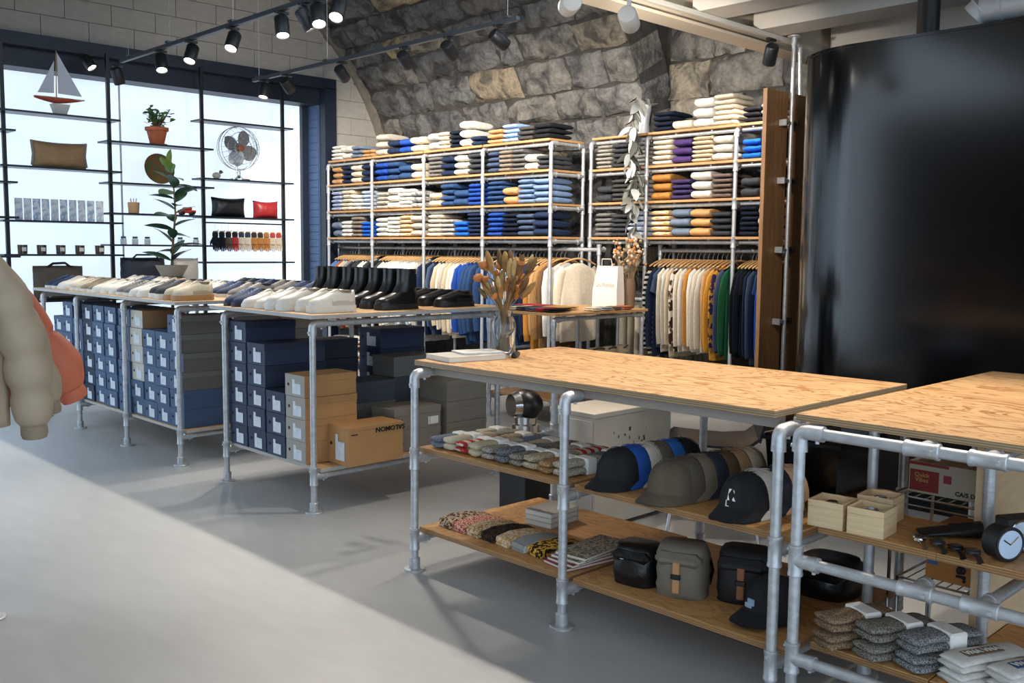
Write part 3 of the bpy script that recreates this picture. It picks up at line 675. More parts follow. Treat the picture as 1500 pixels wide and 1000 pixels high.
G1 = ['washed denim j', 'washed denim j', 'orange plaid s', 'beige s', 'stone s', 'grey j', 'charcoal j', 'black j', 'charcoal j', 'charcoal s', 'offwhite s', 'white s', 'charcoal j', 'black j', 'charcoal s', 'offwhite w', 'cream w', 'white s', 'white s', 'offwhite s', 'white s', 'pale-blue s', 'white s', 'offwhite w', 'pale-blue s', 'white s', 'cream w',
      'white check s', 'navy s', 'slate j', 'navy w', 'beige w', 'cream w', 'stone w', 'beige w', 'cream w', 'offwhite w', 'royal w', 'royal w', 'denim s', 'denim j', 'denim s', 'navy j', 'denim s', 'washed denim s', 'washed denim s', 'white t', 'white t', 'pale-blue s', 'white s', 'denim j', 'navy j', 'navy w', 'navy j', 'orange j', 'tan w', 'tan plaid s', 'brown j', 'white w', 'cream w']
KIND = {'s': 'shirt', 'j': 'jacket', 'w': 'sweater', 't': 'tee'}
n1 = len(G1)
SL1 = slots([(LY[k]-.055, LY[k+1]+.055) for k in range(4)], n1-1)+[6.0]
for i, g in enumerate(G1):
    cn, k = g.rsplit(' ', 1); y = SL1[i]
    hang(GLX, y, 1.405, cn, KIND[k], i+1, 'window on long rail', 'clothes on the long rail', FR.uniform(-.012, .012) if i < n1-1 else -.12, .60 if i < n1-1 else .95)
G2 = ['black-and-white striped w', 'navy j', 'slate t', 'cream j', 'offwhite w', 'beige s', 'patchwork w', 'cream w', 'offwhite w', 'orange w', 'white w', 'cream w', 'offwhite w', 'camel w', 'yellow j', 'multicolour j', 'slate w', 'green w', 'black w', 'darknavy w', 'black t', 'navy w', 'slate w', 'navy w', 'denim t', 'blue w', 'midblue j', 'charcoal j']
n2 = len(G2)
for i, g in enumerate(G2):
    cn, k = g.rsplit(' ', 1); y = 5.31-.795*i/17 if i <= 17 else 4.405-(4.405-4.10)*(i-18)/(n2-19)
    hang(GRX, y, 1.405, cn, KIND[k], n2-i, 'oak panel on short rail', 'clothes on the short rail', 0, .45 if i <= 17 else .33)
# ================================================================ shoe boxes
LBL = mat('sticker_paper', '#c9cfd6', .6, ns=40, na=.12); HOLE = mat('finger_hole', '#0a0b0d', .8)
BOXC = {'grey-sided blue': ('#5f5d5a', '#6b6965'), 'blue': ('#3d5372', '#3d5372'), 'navy': ('#25344c', '#1d2a40'), 'black-sided navy': ('#1c2431', '#1c2431'), 'kraft': ('#b08454', '#b08454'), 'grey': ('#6b6a68', '#6b6a68'), 'dark grey': ('#454b54', '#454b54'), 'taupe': ('#857d72', '#857d72'), 'white-fronted': ('#a8835a', '#a8835a')}
def cardboard(h): return mat('cardboard_'+h.strip('#'), h, .62, ns=6, na=.07)
BXR = random.Random(11)
def shoebox(pos, col, label, L=.33, Wd=.195, H=.113, rz=0, grp=None, lidh=.0, end='sticker', text=None):
    t = thing('shoe_box', label, 'box', pos, rz, grp); c, lc = BOXC[col]
    m, ml = cardboard(c), cardboard(lc)
    lh = lidh or .038
    key = ('sb', round(L, 3), round(Wd, 3), round(H, 3), lh)
    bo = cached(key+('b',), lambda: MB().box(-L/2, L/2, -Wd/2, Wd/2, 0, H-.004, .001).mesh('box_body', None))
    li = cached(key+('l',), lambda: MB().box(-L/2-.002, L/2+.002, -Wd/2-.002, Wd/2+.002, H-lh, H-.0005, .0012).mesh('box_lid', None))
    for me in (bo, li):
        if not me.materials: me.materials.append(m)
    bd_ = put('box_body', bo, t, m=m); put('box_lid', li, t, m=ml)
    if end == 'sticker':
        st = cached(key+('s',), lambda: MB().box(-L/2-.0038, -L/2-.0026, -Wd*.30, Wd*.12, H*.12, H*.60).box(-L/2-.0038, -L/2-.0026, -Wd*.30+Wd*.30, Wd*.12, H*.60, H*.78).mesh('sticker', LBL))
        put('sticker', st, bd_)
        hl = cached(key+('h',), lambda: MB().cyl((-L/2-.0036, Wd*.33, H*.52), (-L/2-.0021, Wd*.33, H*.52), .009, 12).mesh('finger_hole', HOLE))
        put('finger_hole', hl, bd_)
    return t
def endpanel(t, L, Wd, H, m): put('end_panel', cached(('ep', L, Wd, H), lambda: MB().box(-L/2-.0025, -L/2-.0005, -Wd/2, Wd/2, .001, H-.001).mesh('end_panel', m)), t, m=m)
def boxcol(x, y, z, n, cols, where, col_lab, H=.113, L=.33, Wd=.195, jit=.012, end='sticker', grp='shoe boxes'):
    for k in range(n):
        c = cols[k] if isinstance(cols, list) else cols
        bx_ = shoebox((x+BXR.uniform(0, jit)+L/2, y+BXR.uniform(-.003, .003), z+.001+k*H), c, '%s %s shoe box in %s, %s' % (stackpos(k, n), c, col_lab, where), L, Wd, H-.0008, BXR.uniform(-.004, .004), grp, end=end)
        if c in ('kraft', 'grey-sided blue', 'white-fronted'): endpanel(bx_, L, Wd, H-.0008, cardboard({'kraft': '#97928a', 'grey-sided blue': '#3d5372', 'white-fronted': '#b9b3a6'}[c]))
Z1 = .2255
w1 = 'under window table'
G = 'shoe boxes under the window shoe table'
c1 = [(5.985, 6, ['blue', 'blue']+['grey-sided blue']*4), (6.189, 5, ['blue']*5), (6.392, 5, ['blue']*5), (6.594, 6, ['blue', 'blue']+['white-fronted']*4),
      (6.81, 6, ['blue']*6), (7.05, 6, ['blue']*6), (7.27, 6, ['blue']*6), (7.475, 6, ['navy']*6),
      (7.69, 5, ['blue']*5), (7.895, 6, ['blue']*6), (8.10, 5, ['blue']*5)]
for i, (y, n, cs) in enumerate(c1): boxcol(2.766, y, Z1, n, cs, w1, '%s column from aisle end' % nth(i+1), .122, grp=G)
boxcol(3.13, 5.985, Z1, 6, ['navy', 'dark grey', 'grey', 'grey', 'taupe', 'grey'], w1, 'inner stack at aisle end', .122, end=None, grp=G)
boxcol(3.48, 5.985, Z1, 6, ['navy', 'navy', 'grey', 'taupe', 'grey', 'taupe'], w1, 'innermost stack at aisle end', .122, end=None, grp=G)
Z2 = .2355; w2 = 'under boot table'; G2_ = 'shoe boxes under the boot table'
boxcol(2.765, 5.165, Z2, 6, 'navy', w2, 'the tallest navy column', .122, grp=G2_, jit=.004)
boxcol(2.765, 4.955, Z2, 5, 'navy', w2, 'the second navy column', .124, L=.40, grp=G2_, jit=.004)
boxcol(2.765, 4.745, Z2, 3, 'navy', w2, 'the short navy column beside kraft boxes', .122, grp=G2_, jit=.004)
boxcol(2.765, 4.535, Z2, 4, 'kraft', w2, 'the kraft stack behind the table leg', .120, grp=G2_, jit=.004)
# the lone kraft carton with upside-down lettering
kb = shoebox((3.085, 4.332, Z2+.001), 'kraft', 'large kraft shoe box with upside-down black lettering under boot table', .36, .20, .21, 0, None, lidh=.02, end='sticker')
def text(s, size, par, loc, rot, m, name='lettering', ext=.0004, font_scale=(1, 1, 1), bold=0):
    cu = bpy.data.curves.new(name, 'FONT'); cu.body = s; cu.size = size; cu.extrude = ext; cu.align_x = 'CENTER'; cu.align_y = 'CENTER'; cu.offset = bold; cu.resolution_u = 2
    tmp = bpy.data.objects.new(name, cu); COL.objects.link(tmp)
    dg = bpy.context.evaluated_depsgraph_get(); me = bpy.data.meshes.new_from_object(tmp.evaluated_get(dg)); COL.objects.unlink(tmp); bpy.data.objects.remove(tmp)
    me.materials.clear(); me.materials.append(m)
    return put(name, me, par, loc, rot, font_scale)
INK = mat('black_ink', '#151515', .7); WINK = mat('white_ink', '#e8e6e0', .7)
text('SALOMON', .036, kb, (.09, -.1035, .182), (math.pi/2, math.pi, 0), INK, bold=.0012, font_scale=(1.15, 1, 1))
MB().box(-.165, -.125, -.1035, -.1005, .168, .173).obj('printed_bar', INK, kb)
# lidded grey / taupe boxes further in
def gb(px, py, z, Y, col, lab, L=.34, Wd=.22, H=.125, holes=False, rz=0):
    p = YP(px, py, Y-Wd/2); t = shoebox((p.x+L/2, Y, z), col, lab, L, Wd, H, rz, 'grey lidded boxes under the boot table', lidh=.04, end=None)
    if holes:
        for q in (-1,): MB().cyl((-L/2+.05, -Wd/2-.003, H*.42), (-L/2+.05, -Wd/2-.001, H*.42), .012, 14).obj('finger_hole', HOLE, t)
    return t
b0 = gb(578, 678, Z2+.001, 4.46, 'taupe', 'lower taupe shoe box with round hole beside lettered kraft box', holes=True)
b1 = gb(578, 640, Z2+.1265, 4.46, 'taupe', 'upper taupe shoe box with white sticker beside lettered kraft box', holes=True)
for t_ in (b1,): MB().box(.09, .15, -.1125, -.111, .015, .06).box(.075, .085, -.1125, -.111, .015, .06).obj('sticker', PAPER, t_)
for k in range(3): shoebox((3.86, 4.50, Z2+.001+.126*k), 'taupe', '%s taupe shoe box in stack at the far table leg' % stackpos(k, 3), .32, .26, .125, 0, 'grey lidded boxes under the boot table', end=None)
for k in range(3): shoebox((3.37, 4.80, Z2+.001+.125*k), ['grey', 'grey', 'dark grey'][k], '%s grey shoe box in stack behind kraft boxes' % stackpos(k, 3), .36, .24, .124, 0, 'grey lidded boxes under the boot table', lidh=.04, end=None)
for k in range(4): shoebox((3.75, 4.84, Z2+.001+.125*k), ['dark grey', 'dark grey', 'dark grey', 'grey'][k], '%s dark lidded shoe box in inner stack under boot table' % stackpos(k, 4), .34, .22, .124, 0, 'grey lidded boxes under the boot table', lidh=.04, end=None)
for k in range(5): shoebox((3.86, 5.12, Z2+.001+.13*k), 'navy', '%s navy shoe box in rear stack nearest the long rack' % stackpos(k, 5), .36, .23, .129, 0, 'navy boxes at the back of the boot table', end='sticker')
for k in range(5): shoebox((3.36, 5.14, Z2+.001+.12*k), 'black-sided navy', '%s black shoe box in rear stack behind the tallest navy column' % stackpos(k, 5), .34, .2, .119, 0, 'navy boxes at the back of the boot table', end=None)
# ================================================================ shoes
def shoe_parts(kind):
    W = .047; st = {'sneaker': .022, 'chunky': .034, 'boot': .03, 'derby': .03}[kind]
    xs = [-.145, -.14, -.125, -.10, -.06, -.02, .02, .06, .10, .13, .142]
    wd = [.012, .026, .040, .047, .049, .046, .041, .039, .038, .030, .014]
    up = {'sneaker': [.006, .018, .030, .040, .050, .066, .078, .070, .066, .072, .070], 'chunky': [.008, .024, .038, .046, .056, .072, .086, .078, .072, .080, .078],
          'boot': [.008, .024, .036, .044, .052, .070, .095, .10, .10, .098, .090], 'derby': [.006, .018, .030, .038, .045, .058, .066, .058, .056, .060, .056]}[kind]
    so = MB(); k = 1.06 if kind == 'sneaker' else 1.14
    out = [(x*(1.03), w*k) for x, w in zip(xs, wd)]
    poly = out+[(x, -w) for x, w in reversed(out)]
    rings = [[(x, y, 0) for x, y in poly], [(x*1.005, y*1.03, st*.5) for x, y in poly], [(x, y, st) for x, y in poly]]
    so.loft(rings)
    if kind in ('chunky', 'boot', 'derby'):
        for x in (-.11, -.07, -.03, .07, .11): so.box(x-.012, x+.012, -.05, .05, -.0, .008)
    u = MB(); rings = []
    for x, w, h in zip(xs, wd, up):
        rings.append([(x, w*math.copysign(abs(math.cos(a))**.8, math.cos(a)), st-.002+h*(math.sin(a)**.75 if math.sin(a) > 0 else 0)) for a in [math.pi*j/10 for j in range(11)]])
    u.loft(rings, close=False, cap0=True, cap1=True)
    if kind == 'boot':
        rr_ = []
        for z, cx, a, b in ((.085, .055, .085, .040), (.12, .068, .068, .041), (.15, .072, .064, .043), (.19, .074, .064, .045), (.215, .075, .066, .046)):
            rr_.append([(cx+a*math.cos(2*math.pi*j/14), b*math.sin(2*math.pi*j/14), z+st*.4) for j in range(14)])
        u.loft(rr_, True, False)
    ln = MB()
    if kind == 'boot': ln.lathe([(.056, .205), (.058, .206)], 14, (.075, 0, st*.4), cap0=True)
    else:
        zc = st+{'sneaker': .067, 'chunky': .074, 'derby': .055}[kind]
        ln.loft([[(.075+.05*math.cos(2*math.pi*j/12), .025*math.sin(2*math.pi*j/12), zc+s) for j in range(12)] for s in (0, .009)])
    la = MB(); tg = MB()
    if kind != 'boot':
        k9 = {'sneaker': 1, 'chunky': 1.08, 'derby': .84}[kind]
        tg.loft([[(x, y*(1-.2*abs(y)/.02), st+z*k9) for y in (-.02, 0, .02)]+[(x+.004, y, st+z*k9-.008) for y in (.02, 0, -.02)] for x, z in ((-.06, .048), (-.01, .068), (.02, .080), (.03, .082))])
        for s9 in (-1, 1): tg.loft([[(x, s9*(w+.0016), st+.004), (x, s9*(w*.93+.0016), st+.026*k9), (x, s9*(w*.93-.004), st+.026*k9), (x, s9*(w-.006), st+.004)] for x, w in ((-.03, .0465), (.02, .041), (.06, .039), (.10, .037), (.128, .030))])
    if kind in ('sneaker', 'chunky', 'derby'):
        for q in range(5):
            x = -.055+.02*q; h = st+[.052, .060, .068, .074, .080][q]*{'sneaker': 1, 'chunky': 1.08, 'derby': .84}[kind]
            la.tube([(x, -.024, h-.012), (x+.004, 0, h), (x, .024, h-.012)], 0.0042, 5)
    elif kind == 'boot': la.box(.055, .11, .038, .044, .12, .2).box(.055, .11, -.044, -.038, .12, .2)
    return so.mesh('sole', None, 50), u.mesh('upper', None, 60), ln.mesh('lining', None, 40), la.mesh('laces', None, 50), tg.mesh('tongue_panel', None, 50)
SHP = {k: shoe_parts(k) for k in ('sneaker', 'chunky', 'boot', 'derby')}
dm = fabric('#888888')
for v in SHP.values():
    for me in v: me.materials.append(dm)
LEA = {'white': mat('white_leather', '#d8d2c6', .5, ns=30, na=.05), 'cream': mat('cream_suede', '#c9bca4', .8, ns=30, na=.08), 'navy': mat('navy_canvas', '#2a3550', .8, ns=60, na=.1), 'grey': mat('grey_suede', '#77746f', .85, ns=40, na=.1), 'black': mat('black_leather', '#121214', .32), 'dark': mat('charcoal_canvas', '#33353a', .8, ns=50, na=.1), 'taupe': mat('taupe_suede', '#8c7d69', .85, ns=40, na=.1)}
TRIM = {'white': mat('trim_offwhite', '#b9b3a7', .6), 'cream': mat('trim_sand', '#a8987c', .8), 'navy': mat('trim_blue', '#46587c', .7), 'grey': mat('trim_pale', '#a5a29b', .8), 'taupe': mat('trim_brown', '#6d5f4e', .8), 'dark': mat('trim_grey', '#55575c', .7), 'black': mat('trim_black', '#1d1d20', .4)}
SOLW, SOLB, SOLG = mat('white_rubber', '#d6d1c6', .6), mat('black_rubber', '#17171a', .55), mat('gum_rubber', '#a97f50', .6)
def shoe(pos, kind, col, label, rz=0, grp=None, sole=None, lace=None):
    t = thing('shoe' if kind != 'boot' else 'ankle_boot', label, 'shoe' if kind != 'boot' else 'boot', pos, rz, grp)
    so, up, li, la, tg = SHP[kind]
    put('sole', so, t, m=sole or SOLW); t = put('upper', up, t, m=LEA[col])
    if kind != 'boot': put('tongue_panel', tg, t, m=TRIM.get(col, LEA[col]))
    put('lining', li, t, m=LEA['dark'] if col in ('navy', 'black', 'grey', 'dark') else LEA['taupe'])
    put('elastic_panel' if kind == 'boot' else 'laces', la, t, m=lace or (LEA[col] if col != 'cream' else LEA['white']))
    return t
SR = random.Random(5)
F1 = ['navy', 'navy', 'white', 'white', 'cream', 'cream', 'taupe', 'taupe', 'white', 'white', 'white', 'grey', 'grey', 'white', 'white', 'dark', 'dark', 'cream', 'cream']
tz = 1.056
for i, c in enumerate(F1):
    y = 8.22-(8.22-5.90)*i/(len(F1)-1); ch = 'chunky' if i > 14 else 'sneaker'
    shoe((2.86+SR.uniform(-.01, .02), y, tz), ch, c, '%s sneaker, %s from window in front row, long shoe table' % (c, nth(i+1)), SR.uniform(-.08, .08)+.1, 'front row of sneakers on the window table', sole=SOLG if c == 'cream' and i > 14 else SOLW, lace=LEA['dark'] if c in ('grey', 'dark') or i in (11, 15) else None)
B1 = ['white', 'white', 'navy', 'navy', 'white', 'white', 'cream', 'cream', 'dark', 'dark', 'white', 'white', 'white', 'navy', 'navy', 'grey', 'grey']
for i, c in enumerate(B1):
    y = 7.98-(7.98-5.92)*i/(len(B1)-1)
    shoe((3.32+SR.uniform(-.01, .02), y, tz), 'sneaker', c, '%s sneaker, %s from window in second row, long shoe table' % (c, nth(i+1)), SR.uniform(-.1, .1)+.05, 'second row of sneakers on the window table')
for i, c in enumerate(['dark', 'dark', 'navy', 'navy', 'grey', 'grey', 'navy', 'navy']):
    shoe((3.80, 7.0-.145*i, tz), 'sneaker', c, '%s sneaker, %s from window in rear row, long shoe table' % (c, nth(i+1)), SR.uniform(-.1, .1), 'rear row of sneakers on the window table')
F2 = ['navy', 'navy', 'white', 'white', 'white', 'white', 'white', 'white']
for i, c in enumerate(F2):
    y = 5.25-(5.25-4.40)*i/(len(F2)-1)
    shoe((2.875+(.05 if i > 5 else 0)+SR.uniform(-.01, .01), y, tz), 'chunky' if i > 3 else 'sneaker', c, '%s %ssneaker, %s from window along boot table edge' % (c, 'chunky ' if i > 3 else '', nth(i+1)), SR.uniform(-.06, .06)+.06, 'sneakers along the boot table edge', sole=SOLB if c == 'navy' else SOLW)
for i in range(4):
    shoe((3.05+.02*i, 5.22-.12*i, tz), 'sneaker', 'navy' if i < 2 else 'grey', '%s sneaker in the short inner row, %s from window, boot table' % (('navy' if i < 2 else 'grey'), nth(i+1)), 0, 'inner sneakers on the boot table') if 0 else None
for i in range(7):
    y = 5.26-(5.26-4.40)*i/6
    shoe((3.36+SR.uniform(-.01, .01), y, tz), 'boot', 'black', 'black leather ankle boot, %s from window in boot row' % nth(i+1), SR.uniform(-.06, .06)+.02, 'row of black ankle boots', sole=SOLB)
for i in range(6):
    y = 5.2-(5.2-4.42)*i/5
    shoe((3.80, y, tz), 'derby', 'black', 'black leather lace-up shoe, %s from window behind the boots' % nth(i+1), SR.uniform(-.06, .06), 'row of black lace-up shoes', sole=SOLB)
# ================================================================ small things
def ell(b, c, r, seg=12, n=7):
    rg = [(max(1e-4, math.sin(math.pi*i/n)), -math.cos(math.pi*i/n)) for i in range(n+1)]
    return b.loft([[(c[0]+r[0]*s*math.cos(2*math.pi*j/seg), c[1]+r[1]*s*math.sin(2*math.pi*j/seg), c[2]+r[2]*z) for j in range(seg)] for s, z in rg])
def leaf_mesh(L, W, m, name='leaf', bend=.15):
    b = MB(); n = 6; v = []
    for i in range(n+1):
        u = i/n; w = W*math.sin(math.pi*min(1, u*1.0))**.7*.5 if 0 < u < 1 else .001
        z = -bend*L*u*u; v += [(u*L, -w, z+.12*w), (u*L, 0, z-.02*W), (u*L, w, z+.12*w)]
    f = [(i*3+k, i*3+k+1, i*3+k+4, i*3+k+3) for i in range(n) for k in (0, 1)]
    b.add(v, f); o = len(b.v); b.add([(x, y, z-.0015) for x, y, z in v], [tuple(reversed(q)) for q in f])
    return b.mesh(name, m, 80)
def wx(px, py, z=None): return YP(px, py, WY).x
# ---- sailing boat
t = thing('model_sailboat', 'model sailing boat with white sails on the top window shelf', 'model boat', (wx(88, 160), WY, 2.631))
MB().loft([[(x, y, z) for x, y in ((-a, -a*.6), (a, -a*.6), (a, a*.6), (-a, a*.6))] for a, z in ((.05, 0), (.08, .10))]).obj('stand', WHITE, t)
hb = MB(); rings = []
for u in [i/10 for i in range(11)]:
    x = -.23+.46*u; w = .055*math.sin(math.pi*(u*.86+.1))**.8; d = .045*math.sin(math.pi*(u*.8+.14))
    rings.append([(x, w*math.cos(a), .15-d*math.sin(a)+(.012*abs(u-.4)*2)) for a in [math.pi*j/8 for j in range(9)]])
hb.loft(rings).obj('hull', mat('boat_red', '#b4513a', .4), t)
MB().box(-.2, .2, -.042, .042, .152, .160, .003).obj('deck', mat('boat_deck', '#d9cfbf', .5), t)
MB().cyl((-.03, 0, .15), (-.02, 0, .60), .006, 8, .003).obj('mast', HW, t)
SAIL = mat('sailcloth', '#cfd6df', .8)
MB().add([(-.012, 0, .2), (.20, -.02, .19), (-.012, 0, .58), (.06, .012, .32), (-.012, .003, .2), (.20, -.017, .19), (-.012, .003, .58), (.06, .015, .32)], [(0, 1, 3), (1, 2, 3), (0, 3, 2), (4, 7, 5), (5, 7, 6), (4, 6, 7)]).obj('mainsail', SAIL, t)
MB().add([(-.04, 0, .5), (-.20, -.01, .19), (-.05, 0, .2), (-.09, .012, .28), (-.04, .003, .5), (-.20, -.007, .19), (-.05, .003, .2), (-.09, .015, .28)], [(0, 1, 3), (1, 2, 3), (0, 3, 2), (4, 7, 5), (5, 7, 6), (4, 6, 7)]).obj('jib_sail', SAIL, t)
# ---- soft bags
def soft(name, label, cat, pos, w, d, h, m, rz=0, pinch=.8, seed=0, ear=0, lean=0):
    r = random.Random(seed); t = thing(name, label, cat, pos, rz); b = MB(); N = 16; rings = []
    for i in range(10):
        u = i/9; k = (math.sin(math.pi*min(max(u*.86+.08, 0), 1)))**.45
        rings.append([(w/2*(1+ear*(abs(u-.5)*2)**3)*math.copysign(abs(math.cos(a))**.55, math.cos(a))*(1-.06*math.sin(math.pi*u)*0), d/2*k*(1 if i not in (0, 9) else pinch)*math.copysign(abs(math.sin(a))**.8, math.sin(a))*(1-.55*abs(math.cos(a))**4)+lean*u*h+r.uniform(-.006, .006), h*u+r.uniform(-.004, .004)*(0 if i == 0 else 1)+ear*.18*h*(abs(math.cos(a))**6)*(1 if i > 7 else 0)) for a in [2*math.pi*j/N for j in range(N)]])
    b.loft(rings).obj('body', m, t, smooth=70); return t
def pillow(name, label, cat, pos, w, d, h, m, seed=0, conc=.07):
    t = thing(name, label, cat, pos); r = random.Random(seed); b = MB(); nu, nv = 14, 10
    wr = [[r.uniform(-1, 1) for _ in range(nv+1)] for _ in range(nu+1)]
    for sg in (-1, 1):
        def fn(u, v):
            a, c = 2*u-1, 2*v-1; k = max(0, (1-a*a)*(1-c*c))**.42
            x = w/2*a*(1-conc*(1-c*c)); z = h/2+h/2*c*(1-conc*1.6*(1-a*a)*(1 if c > 0 else .2))
            return (x, sg*(d/2*k+.002)+.006*k*wr[int(round(u*nu))][int(round(v*nv))], max(0, z))
        b.grid(fn, nu, nv)
    b.obj('body', m, t, smooth=80); return t
t = pillow('canvas_cushion', 'tan rectangular cushion bag with frayed ends on window shelf', 'cushion', (wx(87, 240), WY, 2.131), .50, .20, .25, mat('tan_canvas', '#a5835f', .9, ns=20, na=.1, bs=120, ba=.3), seed=1)
MB().tube([(-.25, -.008, .016), (-.232, -.008, .12), (-.25, -.008, .25)], [.012, .016, .012], 8).tube([(.25, -.008, .016), (.232, -.008, .12), (.25, -.008, .25)], [.012, .016, .012], 8).obj('end_piping', mat('khaki_canvas', '#8f8a80', .9), t)
t = pillow('leather_pouch', 'black leather pouch beside the red one on window shelf', 'bag', (wx(330, 315)+.035, WY, 1.7195), .40, .16, .21, mat('black_grain_leather', '#191b20', .35), seed=2)
MB().tube([(-.19, 0, .205), (0, 0, .184), (.19, 0, .205)], .007, 6).obj('zip', BLACKM, t)
t = pillow('leather_pouch', 'red leather pouch beside the black one on window shelf', 'bag', (wx(387, 315)+.015, WY, 1.719), .31, .16, .19, mat('red_leather', '#a32a2c', .4), seed=3)
MB().tube([(-.155, 0, .186), (0, 0, .167), (.155, 0, .186)], .007, 6).obj('zip', BLACKM, t)
t = soft('canvas_bag', 'olive brown canvas bag with rolled top behind the sneakers', 'bag', (3.34, WY, .881), .46, .18, .32, mat('olive_canvas', '#5d5347', .9, ns=20, na=.12), seed=4)
MB().tube([(-.12, -.03, .30), (-.06, -.05, .345), (.05, -.05, .35), (.12, -.03, .30)], .012, 8).obj('handle', mat('dark_webbing', '#2c2a28', .8), t)
t = soft('duffel_bag', 'navy duffel bag on the low window shelf behind the plant', 'bag', (4.17, WY, .951), .46, .20, .33, mat('navy_nylon', '#252c3a', .6), seed=5)
MB().tube([(-.15, -.06, .30), (-.1, -.09, .36), (.1, -.09, .36), (.15, -.06, .30)], .010, 8).obj('handle', mat('dark_webbing', '#2c2a28', .8), t)
t = pillow('paper_sack', 'white crumpled paper sack beside the rubber plant', 'sack', (4.62, WY, .951), .30, .2, .33, mat('sack_white', '#cfc8bd', .85, bs=9, ba=.4), seed=9)
MB().box(-.1, .1, -.012, .012, .29, .325, .004).obj('folded_top', mat('sack_white', '#cfc8bd', .85), t)
# ---- printed tea towels in a row
TW = pattern('blotch', '#dfe4ea', '#8fa6c4', 1.6)
for i in range(10):
    x = wx(29+13.2*i, 322); o = thing('printed_card', 'white card with blue print, %s from the sailboat end of its shelf' % nth(i+1), 'card', (x, WY+.02, 1.631), 0, 'printed cards on the window shelf')
    MB().box(-.034, .034, -.006, .006, .001, .205, .002).obj('card', pattern('blotch', ['#c3d0e0', '#cdd6e0', '#a9bedb'][i % 3], '#e9edf2', 1.2+.25*(i % 4)), o)
# ---- candles, jars
for i, px in enumerate((33, 61, 89, 117, 146)):
    o = thing('scented_candle', 'amber candle jar with white label, %s from the plant end' % nth(5-i), 'candle', (wx(px, 365), WY, 1.316), 0, 'amber candles on the window shelf')
    MB().lathe([(.036, 0), (.042, .004), (.044, .085), (.041, .085), (.040, .06)], 18).obj('jar', mat('amber_glass', '#4a3220', .15), o)
    MB().box(-.02, .02, -.0455, -.043, .025, .062).obj('paper_label', PAPER, o)
for i, px in enumerate((181, 198, 216, 264, 287)):
    o = thing('small_jar', 'small clear jar with dark lid, %s along the lower window shelf' % nth(i+1), 'jar', (wx(px, 355), WY, 1.416), 0, 'small jars on the window shelf')
    MB().lathe([(.028, 0), (.03, .004), (.03, .05), (.022, .06)], 14).obj('jar', mat('pale_jar', '#cfd8e2', .2), o)
    MB().lathe([(.025, .06), (.025, .078)], 14).obj('lid', mat('jar_lid', '#39404a', .5), o)
# ---- potted jade plant
TERRA = mat('terracotta', '#b0623f', .8, ns=12, na=.1)
t = thing('potted_jade_plant', 'jade plant in a terracotta pot on the window shelf', 'potted plant', (wx(230, 205), WY, 2.426))
MB().lathe([(.095, 0), (.10, .01), (.07, .012), (.10, .14), (.115, .142), (.118, .175), (.10, .175), (.098, .155)], 24).obj('pot', TERRA, t)
SOIL = mat('soil', '#3a2c22', .95)
MB().lathe([(.097, .155), (.097, .158)], 24).obj('soil', SOIL, t)
JL = leaf_mesh(.06, .035, mat('jade_leaf', '#5c8a4f', .5, ns=8, na=.15), bend=.1)
pr_ = random.Random(21); st = MB(); spots = []
for k in range(14):
    a = pr_.uniform(0, 6.28); r = pr_.uniform(.05, .17); h = pr_.uniform(.26, .38)
    e = Vector((r*math.cos(a), r*math.sin(a)*.6, h)); st.tube([(0, 0, .15), e*.5+Vector((0, 0, .07)), e], [.012, .009, .005], 6); spots.append(e)
st.obj('stem', mat('woody_stem', '#6d5a43', .9), t)
for e in spots:
    for q in range(9): put('leaf', JL, t, e-Vector((0, 0, .015*q)), (pr_.uniform(-.6, .6), pr_.uniform(-.7, .2), pr_.uniform(0, 6.28)), (pr_.uniform(.7, 1.1),)*3)
# ---- woven bowl, cup, toy car, duck
t = thing('woven_bowl', 'round brown and green woven bowl on edge behind the plant', 'bowl', (wx(235, 268), WY+.03, 2.026))
MB().lathe([(.02, -.05), (.09, -.045), (.14, -.02), (.16, .02), (.155, .022), (.135, -.012), (.085, -.035), (.02, -.04)], 28).xf(T(0, 0, .16) @ RX(math.radians(78))).obj('bowl', pattern('noise', '#8a5b3c', '#5d6a45', .3), t)
t = thing('tan_cup', 'small tan cup holding brushes on the window shelf', 'cup', (wx(196, 309), WY, 1.726))
MB().lathe([(.045, 0), (.05, .004), (.058, .11), (.053, .11), (.046, .02)], 20).obj('cup', mat('tan_clay', '#b08d68', .8), t)
for a in (-.03, .0, .03): MB().cyl((a*.4, 0, .02), (a, .0, .15), .006, 8).obj('brush', HW, t)
t = thing('toy_car', 'small red toy car on the window shelf beside the plant', 'toy', (wx(270, 313), WY-.06, 1.726))
MB().box(-.09, .09, -.035, .035, .02, .05, .008).box(-.04, .05, -.03, .03, .05, .08, .01).obj('body', mat('toy_red', '#b23a2c', .4), t)
for sx in (-.055, .055): MB().cyl((sx, -.04, .018), (sx, .04, .018), .018, 14).obj('wheel', BLACKP, t)
t = thing('duck_figurine', 'tiny white and brown duck figurine beside the fan', 'figurine', (wx(316, 263), WY-.02, 2.121))
ell(MB(), (0, 0, .035), (.05, .028, .035)).obj('body', mat('duck_white', '#c9c5bc', .5), t); ell(MB(), (.05, 0, .075), (.02, .018, .02)).cyl((.065, 0, .075), (.085, 0, .072), .006, 6, .002).obj('head', mat('duck_brown', '#6a5038', .5), t)
